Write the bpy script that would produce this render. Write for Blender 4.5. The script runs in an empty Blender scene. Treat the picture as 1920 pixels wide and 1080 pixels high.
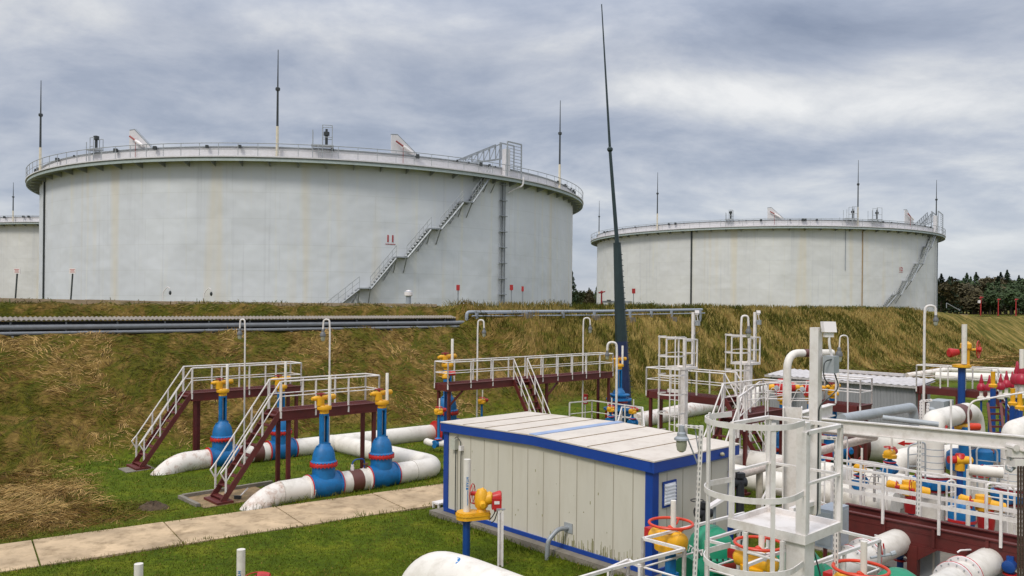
import bpy, bmesh, math, random
import numpy as np
from mathutils import Vector, Matrix, noise
R = math.radians
random.seed(7); rng = np.random.default_rng(7)
S = bpy.context.scene
COL = S.collection

# ---------------------------------------------------------------- camera
FPX, CH, ROLL, PX0, PY0 = 1500.0, 6.0, 0.010, 960.0, 570.0
cd = bpy.data.cameras.new('camera'); cam = bpy.data.objects.new('camera', cd); COL.objects.link(cam)
cd.sensor_width = 36; cd.lens = 36 * FPX / 1920; cd.shift_y = 30 / 1920
cd.clip_start = 0.2; cd.clip_end = 6000
cam.matrix_world = Matrix.Translation((0, 0, CH)) @ Matrix.Rotation(R(90), 4, 'X') @ Matrix.Rotation(ROLL, 4, 'Z')
S.camera = cam

# ---------------------------------------------------------------- world: overcast sky
W = bpy.data.worlds.new('World'); S.world = W; W.use_nodes = True
nt = W.node_tree; nt.nodes.clear()
def N(t, typ, **kw):
    n = t.nodes.new(typ)
    for k, v in kw.items():
        if k.startswith('i_'):
            key = k[2:]; key = int(key) if key.isdigit() else key.replace('_', ' ')
            n.inputs[key].default_value = v
        else: setattr(n, k, v)
    return n
def ramp(t, stops, interp='LINEAR'):
    n = t.nodes.new('ShaderNodeValToRGB'); n.color_ramp.interpolation = interp
    while len(n.color_ramp.elements) < len(stops): n.color_ramp.elements.new(0.5)
    for e, (p, c) in zip(n.color_ramp.elements, stops):
        e.position = p; e.color = (c[0], c[1], c[2], 1) if hasattr(c, '__len__') else (c, c, c, 1)
    return n
SUN_EL, SUN_AZ = 48, 215          # azimuth clockwise from +Y
L = nt.links.new
tc = N(nt, 'ShaderNodeTexCoord'); sep = N(nt, 'ShaderNodeSeparateXYZ'); L(tc.outputs['Generated'], sep.inputs[0])
zc = N(nt, 'ShaderNodeMath', operation='MAXIMUM', i_1=0.0); L(sep.outputs['Z'], zc.inputs[0])
za = N(nt, 'ShaderNodeMath', operation='ADD', i_1=0.26); L(zc.outputs[0], za.inputs[0])
dx = N(nt, 'ShaderNodeMath', operation='DIVIDE'); L(sep.outputs['X'], dx.inputs[0]); L(za.outputs[0], dx.inputs[1])
dy = N(nt, 'ShaderNodeMath', operation='DIVIDE'); L(sep.outputs['Y'], dy.inputs[0]); L(za.outputs[0], dy.inputs[1])
cmb = N(nt, 'ShaderNodeCombineXYZ'); L(dx.outputs[0], cmb.inputs[0]); L(dy.outputs[0], cmb.inputs[1])
mp = N(nt, 'ShaderNodeMapping'); mp.inputs['Location'].default_value = (3.1, 1.7, 0); mp.inputs['Scale'].default_value = (0.8, 1.0, 1)
L(cmb.outputs[0], mp.inputs[0])
n1 = N(nt, 'ShaderNodeTexNoise', i_Scale=2.3, i_Detail=11.0, i_Roughness=0.60, i_Distortion=0.25); L(mp.outputs[0], n1.inputs['Vector'])
n2 = N(nt, 'ShaderNodeTexNoise', i_Scale=0.38, i_Detail=4.0, i_Roughness=0.5); L(mp.outputs[0], n2.inputs['Vector'])
mx = N(nt, 'ShaderNodeMix', data_type='FLOAT'); mx.inputs[0].default_value = 0.36
L(n1.outputs[0], mx.inputs[2]); L(n2.outputs[0], mx.inputs[3])
cr = ramp(nt, [(0.30, (0.215, 0.25, 0.33)), (0.42, (0.325, 0.36, 0.44)), (0.50, (0.445, 0.47, 0.53)), (0.57, (0.59, 0.60, 0.62)), (0.66, (0.77, 0.765, 0.755))])
# broad cloud banks in fixed compass directions (tangent of azimuth, tangent of elevation)
ym = N(nt, 'ShaderNodeMath', operation='MAXIMUM', i_1=0.05); L(sep.outputs['Y'], ym.inputs[0])
uu = N(nt, 'ShaderNodeMath', operation='DIVIDE'); L(sep.outputs['X'], uu.inputs[0]); L(ym.outputs[0], uu.inputs[1])
vv = N(nt, 'ShaderNodeMath', operation='DIVIDE'); L(sep.outputs['Z'], vv.inputs[0]); L(ym.outputs[0], vv.inputs[1])
acc = mx.outputs[0]
for (px_, py_, su_, sv_, gain) in ((1560, 55, 360, 55, -0.075), (1580, 185, 360, 50, 0.13), (1230, 165, 120, 50, 0.09), (1850, 230, 160, 50, 0.05), (120, 60, 260, 60, 0.05), (640, 25, 280, 45, 0.075), (1050, 60, 150, 40, 0.05), (1600, 305, 380, 40, -0.035), (520, 190, 380, 60, -0.035), (1860, 420, 220, 90, 0.06), (1350, 370, 300, 50, 0.04), (1080, 250, 160, 60, 0.04)):
    u0, v0 = (px_ - 960) / FPX, (570 - py_) / FPX; terms = []
    for src, c0_, s0_ in ((uu, u0, su_ / FPX), (vv, v0, sv_ / FPX)):
        a_ = N(nt, 'ShaderNodeMath', operation='SUBTRACT', i_1=c0_); L(src.outputs[0], a_.inputs[0]); b_ = N(nt, 'ShaderNodeMath', operation='DIVIDE', i_1=s0_); L(a_.outputs[0], b_.inputs[0])
        c_ = N(nt, 'ShaderNodeMath', operation='MULTIPLY'); L(b_.outputs[0], c_.inputs[0]); L(b_.outputs[0], c_.inputs[1]); terms.append(c_)
    d_ = N(nt, 'ShaderNodeMath', operation='ADD'); L(terms[0].outputs[0], d_.inputs[0]); L(terms[1].outputs[0], d_.inputs[1]); e_ = N(nt, 'ShaderNodeMath', operation='MULTIPLY', i_1=-1.0); L(d_.outputs[0], e_.inputs[0])
    f_ = N(nt, 'ShaderNodeMath', operation='EXPONENT'); L(e_.outputs[0], f_.inputs[0]); g_ = N(nt, 'ShaderNodeMath', operation='MULTIPLY_ADD', i_1=gain); L(f_.outputs[0], g_.inputs[0]); L(acc, g_.inputs[2]); acc = g_.outputs[0]
L(acc, cr.inputs[0])
# near the horizon the layers run together into an even blue-grey veil
hz = N(nt, 'ShaderNodeMapRange', i_From_Min=0.0, i_From_Max=0.16, i_To_Min=0.6, i_To_Max=0.0); L(sep.outputs['Z'], hz.inputs[0])
mh = N(nt, 'ShaderNodeMix', data_type='RGBA'); L(hz.outputs[0], mh.inputs[0]); L(cr.outputs[0], mh.inputs[6]); mh.inputs[7].default_value = (0.43, 0.47, 0.55, 1)
# an overcast sky is about three times brighter overhead than low down
zb = N(nt, 'ShaderNodeMapRange', i_From_Min=0.3, i_From_Max=1.0, i_To_Min=1.0, i_To_Max=3.0); L(sep.outputs['Z'], zb.inputs[0])
vm = N(nt, 'ShaderNodeVectorMath', operation='SCALE'); L(mh.outputs[2], vm.inputs[0]); L(zb.outputs[0], vm.inputs['Scale'])
bg1 = N(nt, 'ShaderNodeBackground', i_Strength=1.0); L(vm.outputs[0], bg1.inputs[0])
sky = N(nt, 'ShaderNodeTexSky', sky_type='NISHITA', sun_disc=False); sky.sun_elevation = R(SUN_EL); sky.sun_rotation = R(SUN_AZ)
bg2 = N(nt, 'ShaderNodeBackground', i_Strength=0.1); L(sky.outputs[0], bg2.inputs[0])
ms = N(nt, 'ShaderNodeMixShader'); ms.inputs[0].default_value = 0.12
L(bg1.outputs[0], ms.inputs[1]); L(bg2.outputs[0], ms.inputs[2])
wo = N(nt, 'ShaderNodeOutputWorld'); L(ms.outputs[0], wo.inputs[0])

sd = bpy.data.lights.new('sun', 'SUN'); sun = bpy.data.objects.new('sun', sd); COL.objects.link(sun)
sd.energy = 1.5; sd.angle = R(14); sd.color = (1.0, 0.95, 0.86)
sdir = Vector((math.sin(R(SUN_AZ)) * math.cos(R(SUN_EL)), math.cos(R(SUN_AZ)) * math.cos(R(SUN_EL)), math.sin(R(SUN_EL))))
sun.rotation_euler = sdir.to_track_quat('Z', 'Y').to_euler()
S.view_settings.view_transform = 'Standard'; S.view_settings.look = 'None'; S.view_settings.exposure = 0.27; S.view_settings.gamma = 1
S.cycles.max_bounces = 6; S.cycles.diffuse_bounces = 3; S.cycles.glossy_bounces = 3; S.cycles.transparent_max_bounces = 4

# ---------------------------------------------------------------- measuring: a pixel of the 1920x1080 photo -> a place
CR, SR = math.cos(ROLL), math.sin(ROLL)
def ray(px, py):
    u, v = px - PX0, py - PY0
    return (u * CR + v * SR) / FPX, -(-u * SR + v * CR) / FPX
def G(px, py, z=0.0):             # point at height z
    a, b = ray(px, py); Y = (z - CH) / b
    return Vector((a * Y, Y, z))
def PD(px, py, Y):                # point at distance Y
    a, b = ray(px, py); return Vector((a * Y, Y, CH + b * Y))
UA = R(43); cu, su = math.cos(UA), math.sin(UA)
U3 = Vector((cu, su, 0)); N3 = Vector((-su, cu, 0)); Z3 = Vector((0, 0, 1))
def F(s, w, z=0.0): return Vector((s * cu - w * su, s * su + w * cu, z))   # plant grid: s along the embankment, w towards it
def SW(p): return p.x * cu + p.y * su, -p.x * su + p.y * cu

# ---------------------------------------------------------------- materials
MATS = {}
def mat(name, col, rough=0.55, metal=0.0, var=0.12, scale=3.0, dirt=0.0, dirtcol=(0.16, 0.12, 0.07), bump=0.0, coat=0.0, stretch=(1, 1, 1)):
    if name in MATS: return MATS[name]
    m = bpy.data.materials.new(name); m.use_nodes = True; t = m.node_tree; b = t.nodes['Principled BSDF']
    b.inputs['Roughness'].default_value = rough; b.inputs['Metallic'].default_value = metal
    if coat: b.inputs['Coat Weight'].default_value = coat
    g = N(t, 'ShaderNodeNewGeometry'); mp = N(t, 'ShaderNodeMapping'); mp.inputs['Scale'].default_value = stretch
    t.links.new(g.outputs['Position'], mp.inputs[0])
    n = N(t, 'ShaderNodeTexNoise', i_Scale=scale, i_Detail=6.0, i_Roughness=0.6); t.links.new(mp.outputs[0], n.inputs['Vector'])
    r = ramp(t, [(0.3, [c * (1 - var) for c in col]), (0.7, [min(1, c * (1 + var)) for c in col])]); t.links.new(n.outputs[0], r.inputs[0])
    out = r.outputs[0]
    if dirt:
        n3 = N(t, 'ShaderNodeTexNoise', i_Scale=scale * 2.3, i_Detail=8.0, i_Roughness=0.72); t.links.new(mp.outputs[0], n3.inputs['Vector'])
        r3 = ramp(t, [(0.48, 0.0), (0.70, dirt)]); t.links.new(n3.outputs[0], r3.inputs[0])
        x = N(t, 'ShaderNodeMix', data_type='RGBA'); t.links.new(r3.outputs[0], x.inputs[0]); t.links.new(out, x.inputs[6]); x.inputs[7].default_value = (*dirtcol, 1)
        out = x.outputs[2]
    t.links.new(out, b.inputs['Base Color'])
    if bump:
        n4 = N(t, 'ShaderNodeTexNoise', i_Scale=scale * 8, i_Detail=5.0); t.links.new(mp.outputs[0], n4.inputs['Vector'])
        bp = N(t, 'ShaderNodeBump', i_Strength=bump, i_Distance=0.02); t.links.new(n4.outputs[0], bp.inputs['Height']); t.links.new(bp.outputs[0], b.inputs['Normal'])
    MATS[name] = m; return m
WHITE = mat('white_paint', (0.72, 0.67, 0.635), 0.45, var=0.05, scale=2, dirt=0.5, dirtcol=(0.40, 0.33, 0.26))
PIPEW = mat('pipe_white', (0.72, 0.67, 0.60), 0.45, var=0.07, scale=1.3, dirt=0.45, dirtcol=(0.40, 0.35, 0.27))
RUSTW = mat('rust_stained_white', (0.72, 0.66, 0.60), 0.6, var=0.08, scale=1.5, dirt=0.9, dirtcol=(0.33, 0.17, 0.10))
BLUE = mat('valve_blue', (0.002, 0.135, 0.36), 0.5, var=0.2, scale=3, dirt=0.5, dirtcol=(0.02, 0.07, 0.15))
DBLUE = mat('dark_blue_paint', (0.006, 0.05, 0.22), 0.4, var=0.12)
CBLUE = mat('cabin_blue', (0.004, 0.045, 0.27), 0.45, var=0.1, scale=1.5, dirt=0.25, dirtcol=(0.02, 0.05, 0.17))
REDB = mat('oxide_red', (0.105, 0.014, 0.011), 0.55, var=0.2, scale=2, dirt=0.45, dirtcol=(0.05, 0.015, 0.011))
RED = mat('bright_red', (0.46, 0.016, 0.014), 0.4, var=0.12)
ORED = mat('orange_red', (0.60, 0.045, 0.012), 0.4, var=0.12)
YEL = mat('gear_yellow', (0.76, 0.38, 0.012), 0.42, var=0.12, scale=4, dirt=0.3, dirtcol=(0.40, 0.16, 0.015))
GREEN = mat('valve_green', (0.004, 0.22, 0.11), 0.35, var=0.14)
BROWN = mat('brown_band', (0.12, 0.038, 0.030), 0.5, var=0.12, dirt=0.2)
GREY = mat('grey_steel', (0.30, 0.32, 0.34), 0.5, metal=0.3, var=0.12, dirt=0.3)
LGREY = mat('galvanised', (0.34, 0.36, 0.375), 0.5, metal=0.1, var=0.1, dirt=0.25)
PGREY = mat('painted_grey', (0.30, 0.33, 0.37), 0.5, var=0.08, dirt=0.2)
DARK = mat('dark_steel', (0.03, 0.035, 0.035), 0.5, var=0.2)
DGREEN = mat('mast_green', (0.012, 0.028, 0.030), 0.45, var=0.2)
NAVY = mat('mast_navy', (0.010, 0.020, 0.075), 0.45, var=0.2)
CONC = mat('concrete', (0.44, 0.33, 0.21), 0.9, var=0.2, scale=1.1, dirt=0.75, dirtcol=(0.22, 0.145, 0.075), bump=0.5)
CONCG = mat('concrete_grey', (0.20, 0.175, 0.14), 0.9, var=0.2, scale=2, dirt=0.6, dirtcol=(0.14, 0.12, 0.09), bump=0.5)
CREAM = mat('cabin_cream', (0.57, 0.53, 0.445), 0.55, var=0.05, scale=1.0, dirt=0.22, dirtcol=(0.40, 0.35, 0.25), stretch=(1, 1, 0.25))
ROOFM = mat('cabin_roof', (0.60, 0.53, 0.455), 0.6, var=0.07, scale=1.2, dirt=0.55, dirtcol=(0.42, 0.34, 0.27))
SHED = mat('shed_grey', (0.27, 0.27, 0.28), 0.5, var=0.08, stretch=(1, 1, 0.2))
SHEDR = mat('shed_roof_sheet', (0.50, 0.47, 0.46), 0.55, var=0.1, dirt=0.3)
INS = mat('wrapped_insulation', (0.58, 0.50, 0.44), 0.7, var=0.12, scale=8, dirt=0.6, dirtcol=(0.30, 0.16, 0.11), bump=0.6)
CORR = mat('corrugated_cover', (0.22, 0.19, 0.16), 0.8, var=0.2, dirt=0.5)
SOIL = mat('soil', (0.075, 0.048, 0.026), 0.95, var=0.35, scale=9, bump=0.8)
LGREEN = mat('girder_green', (0.30, 0.35, 0.33), 0.55, var=0.12, dirt=0.3)
TANKT = mat('tank_upper', (0.62, 0.60, 0.61), 0.5, var=0.05, dirt=0.3, dirtcol=(0.42, 0.38, 0.30))
SIGNRED = mat('sign_red', (0.36, 0.02, 0.02), 0.5, var=0.1)
MASTW = mat('mast_cream', (0.62, 0.55, 0.42), 0.5, var=0.1)
BLACK = mat('rubber_black', (0.018, 0.018, 0.022), 0.6)
SIGNW = mat('sign_white', (0.75, 0.70, 0.68), 0.5, var=0.04)
LOGO = mat('logo_blue', (0.01, 0.16, 0.42), 0.4, var=0.04)
LOGO2 = mat('logo_cyan', (0.10, 0.50, 0.72), 0.4, var=0.04)
def glass_mat():
    m = bpy.data.materials.new('lamp_glass'); m.use_nodes = True; b = m.node_tree.nodes['Principled BSDF']
    b.inputs['Base Color'].default_value = (0.42, 0.42, 0.32, 1); b.inputs['Roughness'].default_value = 0.12; b.inputs['Transmission Weight'].default_value = 0.35; return m
GLASS = glass_mat()

# ---------------------------------------------------------------- mesh builder
class MB:
    def __init__(s): s.v = []; s.f = []
    def add(s, vs, fs):
        o = len(s.v); s.v += [tuple(v) for v in vs]; s.f += [tuple(i + o for i in f) for f in fs]; return s
    def box(s, c, size, X=None, Y=None, Z=None):
        c = Vector(c); X = (X or Vector((1, 0, 0))) * size[0] / 2; Y = (Y or Vector((0, 1, 0))) * size[1] / 2; Z = (Z or Z3) * size[2] / 2
        vs = [c + a * X + b * Y + d * Z for d in (-1, 1) for a, b in ((-1, -1), (1, -1), (1, 1), (-1, 1))]
        return s.add(vs, [(3, 2, 1, 0), (4, 5, 6, 7), (0, 1, 5, 4), (1, 2, 6, 5), (2, 3, 7, 6), (3, 0, 4, 7)])
    def fbox(s, s0, s1, w0, w1, z0, z1):      # box in the plant grid
        return s.box(F((s0 + s1) / 2, (w0 + w1) / 2, (z0 + z1) / 2), (s1 - s0, w1 - w0, z1 - z0), U3, N3)
    def bar(s, p, q, w, h, up=Z3):            # square bar from p to q
        p, q = Vector(p), Vector(q); d = (q - p); l = d.length; d.normalize()
        side = d.cross(up)
        if side.length < 1e-4: side = d.cross(Vector((cu, su, 0)))
        side.normalize(); upv = side.cross(d)
        return s.box((p + q) / 2, (l, w, h), d, side, upv)
    def sweep(s, pts, rad, n=10, cap=True, closed=False):
        pts = [Vector(p) for p in pts]; rads = rad if hasattr(rad, '__len__') else [rad] * len(pts)
        m = len(pts); t0 = (pts[1] - pts[0]).normalized()
        ref = Z3 if abs(t0.z) < 0.9 else Vector((cu, su, 0))
        nrm = (ref - t0 * ref.dot(t0)).normalized(); vs = []; fs = []
        for i, p in enumerate(pts):
            if closed: t = (pts[(i + 1) % m] - pts[i - 1])
            else: t = (pts[min(i + 1, m - 1)] - pts[max(i - 1, 0)])
            t.normalize(); nrm = (nrm - t * nrm.dot(t)).normalized(); b = t.cross(nrm)
            k = 1.0
            if 0 < i < m - 1 and not closed:
                c = (pts[i] - pts[i - 1]).normalized().dot(t); k = 1 / max(c, 0.5)
            for j in range(n):
                a = 2 * math.pi * j / n; vs.append(p + (nrm * math.cos(a) + b * math.sin(a)) * rads[i])
        rows = m if closed else m - 1
        for i in range(rows):
            for j in range(n):
                a = i * n + j; b2 = i * n + (j + 1) % n; c = ((i + 1) % m) * n
                fs.append((a, b2, c + (j + 1) % n, c + j))
        if cap and not closed: fs.append(tuple(range(n - 1, -1, -1))); fs.append(tuple(range((m - 1) * n, m * n)))
        return s.add(vs, fs)
    def tube(s, p, q, r, n=8, r2=None): return s.sweep([p, q], [r, r if r2 is None else r2], n)
    def ring(s, c, rad, r, ax=Z3, n=28, m=6):
        ax = Vector(ax).normalized(); a = ax.orthogonal().normalized(); b = ax.cross(a); c = Vector(c)
        return s.sweep([c + (a * math.cos(2 * math.pi * i / n) + b * math.sin(2 * math.pi * i / n)) * rad for i in range(n)], r, m, closed=True)
    def lathe(s, prof, c=(0, 0, 0), ax=Z3, n=24):     # prof: (radius, height)
        ax = Vector(ax).normalized(); a = ax.orthogonal().normalized(); b = ax.cross(a); c = Vector(c); vs = []; fs = []
        for r, h in prof:
            for j in range(n):
                t = 2 * math.pi * j / n; vs.append(c + ax * h + (a * math.cos(t) + b * math.sin(t)) * max(r, 1e-4))
        for i in range(len(prof) - 1):
            for j in range(n): fs.append((i * n + j, i * n + (j + 1) % n, (i + 1) * n + (j + 1) % n, (i + 1) * n + j))
        fs.append(tuple(range(n - 1, -1, -1))); fs.append(tuple(range((len(prof) - 1) * n, len(prof) * n)))
        return s.add(vs, fs)
    def plate(s, pts, th, nrm=None):          # flat polygon given a thickness
        pts = [Vector(p) for p in pts]; nrm = nrm or (pts[1] - pts[0]).cross(pts[2] - pts[1]).normalized(); k = len(pts)
        vs = [p - nrm * th / 2 for p in pts] + [p + nrm * th / 2 for p in pts]
        fs = [tuple(range(k - 1, -1, -1)), tuple(range(k, 2 * k))] + [(i, (i + 1) % k, k + (i + 1) % k, k + i) for i in range(k)]
        return s.add(vs, fs)
    def build(s, name, m, parent=None, ang=35):
        me = bpy.data.meshes.new(name); off = parent_base(parent)
        me.from_pydata([(v[0] - off[0], v[1] - off[1], v[2] - off[2]) for v in s.v], [], s.f); me.materials.append(m)
        me.update()
        bm = bmesh.new(); bm.from_mesh(me); bmesh.ops.recalc_face_normals(bm, faces=bm.faces); bm.to_mesh(me); bm.free()
        me.polygons.foreach_set('use_smooth', [True] * len(me.polygons)); me.set_sharp_from_angle(angle=R(ang))
        o = bpy.data.objects.new(name, me); COL.objects.link(o)
        if parent is not None: o.parent = parent
        return o
BASE = {}
def parent_base(p):
    if p is None: return (0, 0, 0)
    while p.name not in BASE and p.parent is not None: p = p.parent
    return BASE.get(p.name, (0, 0, 0))
def thing(name, label, cat, loc=(0, 0, 0), group=None):
    o = bpy.data.objects.new(name, None); COL.objects.link(o); o.location = loc; o.empty_display_size = 0.2
    BASE[o.name] = tuple(loc); o['label'] = label; o['category'] = cat
    if group: o['group'] = group
    return o
def tag(o, label, cat, group=None):
    o['label'] = label; o['category'] = cat
    if group: o['group'] = group
    return o
def proto(name, label, cat, group=None): return thing(name, label, cat, (0, 0, 0), group)   # built round the origin, placed after
def place(o, loc, rz=0.0, sc=1.0):
    o.location = loc; o.rotation_euler = (0, 0, rz); o.scale = (sc, sc, sc); return o
def copy_of(root, loc, rz=0.0, sc=1.0, label=None):
    def cp(o, par):
        c = o.copy(); COL.objects.link(c); c.parent = par
        for ch in kids[o]: cp(ch, c)
        return c
    kids = {}
    def walk(o):
        kids[o] = [x for x in o.children]
        for x in kids[o]: walk(x)
    walk(root); r = cp(root, None); place(r, loc, rz, sc)
    if label: r['label'] = label
    return r
def struct(o): o['kind'] = 'structure'; return o
def bend(pts, rad, k=7):                      # polyline with rounded corners
    pts = [Vector(p) for p in pts]; out = [pts[0]]
    for i in range(1, len(pts) - 1):
        a, b, c = pts[i - 1], pts[i], pts[i + 1]; d1 = (a - b).normalized(); d2 = (c - b).normalized()
        r = min(rad, (a - b).length * 0.49, (c - b).length * 0.49)
        ang = math.acos(max(-1, min(1, d1.dot(d2)))); tl = r
        p1, p2 = b + d1 * tl, b + d2 * tl
        for j in range(k + 1):
            t = j / k; out.append(p1 * (1 - t) ** 2 + b * 2 * t * (1 - t) + p2 * t * t)
    out.append(pts[-1]); return out
def text_mesh(name, body, size, m, parent, M, depth=0.004):
    cu_ = bpy.data.curves.new(name, 'FONT'); cu_.body = body; cu_.size = size; cu_.extrude = depth; cu_.align_x = 'CENTER'; cu_.align_y = 'CENTER'; cu_.offset = size * 0.022
    to = bpy.data.objects.new('tmp_text', cu_); COL.objects.link(to)
    dg = bpy.context.evaluated_depsgraph_get(); me = bpy.data.meshes.new_from_object(to.evaluated_get(dg))
    bpy.data.objects.remove(to); bpy.data.curves.remove(cu_)
    off = Matrix.Translation(-Vector(parent_base(parent))); me.transform(off @ M); me.materials.clear(); me.materials.append(m)
    o = bpy.data.objects.new(name, me); COL.objects.link(o); o.parent = parent; return o

# ---------------------------------------------------------------- ground
def sm(a, b, x): t = min(1, max(0, (x - a) / (b - a))); return t * t * (3 - 2 * t)
def lin(a, b, x): return min(1, max(0, (x - a) / (b - a)))
def crest(s): return 5.75 - 1.15 * sm(112, 150, s) + 0.1 * (1 - sm(5, 20, s)) - 0.12 * sm(20, 60, s) * 0
def height(s, w):
    c = crest(s)
    pl = 4.6 + 0.9 * (1 - sm(8, 26, s))
    if w > 44:
        h = c + (pl - c) * sm(46.5, 49.5, w)
    else:
        t = lin(32.3, 42.4, w); left = 1 - sm(33.2, 35.2, s)
        a = c * (t - 0.035 * math.sin(2 * math.pi * t))
        b = 4.35 * lin(32.3, 40.6, w) + (c - 4.35) * sm(42.6, 44.2, w)
        h = a * (1 - left) + b * left
    if w > 33 and w < 47:
        p = F(s, w)
        fd = 1 - 0.7 * sm(50, 75, s); h += fd * 0.26 * noise.noise(Vector((p.x * 0.45, p.y * 0.45, 3))) + fd * 0.15 * (1 - sm(50, 65, s)) * noise.noise(Vector((p.x * 1.3, p.y * 1.3, 1)))
        if s > 34: h += 0.12 * noise.noise(Vector((p.x * 0.25, p.y * 0.25, 9)))
    elif 0 < w < 32.3:
        p = F(s, w); h += 0.05 * noise.noise(Vector((p.x * 0.6, p.y * 0.6, 5)))
    if (s + 0.2) > 3 and s < 60 and 32.3 - 3 < w <= 34: h += 0.0
    if h < 0.3 and w < 33: h -= 0.0
    return h
def hay_amount(s, w):                         # where the dry cut grass lies
    e = 1 - 0.15
    k = sm(31.6, 33.6, w + 0.9 * noise.noise(Vector((s * 0.35, w * 0.3, 0))))
    k = max(k, sm(38, 60, s) * sm(22, 27, w))
    # tongue of dry grass at the lower left
    k = max(k, sm(11.2, 8.2, s + 1.3 * noise.noise(Vector((s * 0.5, w * 0.5, 4)))) if False else 0, (1 - sm(6.4, 8.6, s + 1.2 * noise.noise(Vector((s * 0.4, w * 0.4, 4))))) * sm(22.5, 24.0, w))
    return k * e
def axis(parts):
    a = []
    for x0, x1, st in parts: a += list(np.arange(x0, x1, st))
    return a
sg = axis([(-3000, -200, 400), (-200, -40, 20), (-40, -6, 2), (-6, 60, 0.5), (60, 125, 1.0), (125, 200, 3), (200, 3000, 350)]) + [3000]
wg = axis([(-60, 0, 5), (0, 30, 0.75), (30, 50, 0.4), (50, 160, 8), (160, 4000, 480)]) + [4000]
gv = [tuple(F(s, w, height(s, w))) for s in sg for w in wg]; nw = len(wg)
gf = [(i * nw + j, (i + 1) * nw + j, (i + 1) * nw + j + 1, i * nw + j + 1) for i in range(len(sg) - 1) for j in range(nw - 1)]
gm = bpy.data.meshes.new('ground'); gm.from_pydata(gv, [], gf)
at = gm.attributes.new('dry', 'FLOAT', 'POINT'); at.data.foreach_set('value', [hay_amount(s, w) if (-40 < s < 200 and 0 < w < 50) else (0.6 if w > 50 else 0) for s in sg for w in wg])
at = gm.attributes.new('wild', 'FLOAT', 'POINT'); at.data.foreach_set('value', [sm(33, 50, s) * sm(31, 33, w) for s in sg for w in wg])
gm.polygons.foreach_set('use_smooth', [True] * len(gf))
ground = bpy.data.objects.new('ground', gm); COL.objects.link(ground); struct(ground)
def ground_mat():
    m = bpy.data.materials.new('grass_ground'); m.use_nodes = True; t = m.node_tree; b = t.nodes['Principled BSDF']; b.inputs['Roughness'].default_value = 0.95
    b.inputs['Specular IOR Level'].default_value = 0.15
    LL = t.links.new; g = N(t, 'ShaderNodeNewGeometry')
    a1 = N(t, 'ShaderNodeAttribute', attribute_name='dry'); a2 = N(t, 'ShaderNodeAttribute', attribute_name='wild')
    na = N(t, 'ShaderNodeTexNoise', i_Scale=0.9, i_Detail=8.0, i_Roughness=0.65); LL(g.outputs['Position'], na.inputs['Vector'])
    nb = N(t, 'ShaderNodeTexNoise', i_Scale=6.0, i_Detail=6.0, i_Roughness=0.7); LL(g.outputs['Position'], nb.inputs['Vector'])
    r1 = ramp(t, [(0.3, (0.045, 0.072, 0.002)), (0.5, (0.078, 0.110, 0.003)), (0.68, (0.14, 0.15, 0.008))]); LL(na.outputs[0], r1.inputs[0])
    r2 = ramp(t, [(0.38, (0.055, 0.055, 0.004)), (0.47, (0.10, 0.078, 0.009)), (0.54, (0.15, 0.086, 0.022)), (0.66, (0.27, 0.16, 0.05))])
    mp = N(t, 'ShaderNodeMapping'); mp.inputs['Rotation'].default_value = (0, 0, -UA); mp.inputs['Scale'].default_value = (1.0, 0.45, 1.0); LL(g.outputs['Position'], mp.inputs[0])
    nc = N(t, 'ShaderNodeTexNoise', i_Scale=0.8, i_Detail=9.0, i_Roughness=0.68, i_Distortion=1.4); LL(mp.outputs[0], nc.inputs['Vector']); LL(nc.outputs[0], r2.inputs[0])
    mpw = N(t, 'ShaderNodeMapping'); mpw.inputs['Rotation'].default_value = (0, 0, -UA); mpw.inputs['Scale'].default_value = (1.5, 0.35, 0.35); LL(g.outputs['Position'], mpw.inputs[0]); nw_ = N(t, 'ShaderNodeTexNoise', i_Scale=0.7, i_Detail=8.0, i_Roughness=0.62); LL(mpw.outputs[0], nw_.inputs['Vector'])
    r3 = ramp(t, [(0.38, (0.058, 0.056, 0.004)), (0.48, (0.135, 0.104, 0.018)), (0.60, (0.30, 0.205, 0.062))]); LL(nw_.outputs[0], r3.inputs[0])
    x1 = N(t, 'ShaderNodeMix', data_type='RGBA'); LL(a2.outputs['Fac'], x1.inputs[0]); LL(r2.outputs[0], x1.inputs[6]); LL(r3.outputs[0], x1.inputs[7])
    x2 = N(t, 'ShaderNodeMix', data_type='RGBA'); LL(a1.outputs['Fac'], x2.inputs[0]); LL(r1.outputs[0], x2.inputs[6]); LL(x1.outputs[2], x2.inputs[7])
    rb = ramp(t, [(0.3, 0.55), (0.7, 1.35)]); LL(nb.outputs[0], rb.inputs[0])
    x3 = N(t, 'ShaderNodeMix', data_type='RGBA', blend_type='MULTIPLY'); x3.inputs[0].default_value = 1; LL(x2.outputs[2], x3.inputs[6]); LL(rb.outputs[0], x3.inputs[7])
    LL(x3.outputs[2], b.inputs['Base Color'])
    bp = N(t, 'ShaderNodeBump', i_Strength=0.9, i_Distance=0.08); LL(nb.outputs[0], bp.inputs['Height']); LL(bp.outputs[0], b.inputs['Normal'])
    return m
gm.materials.append(ground_mat())

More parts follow.
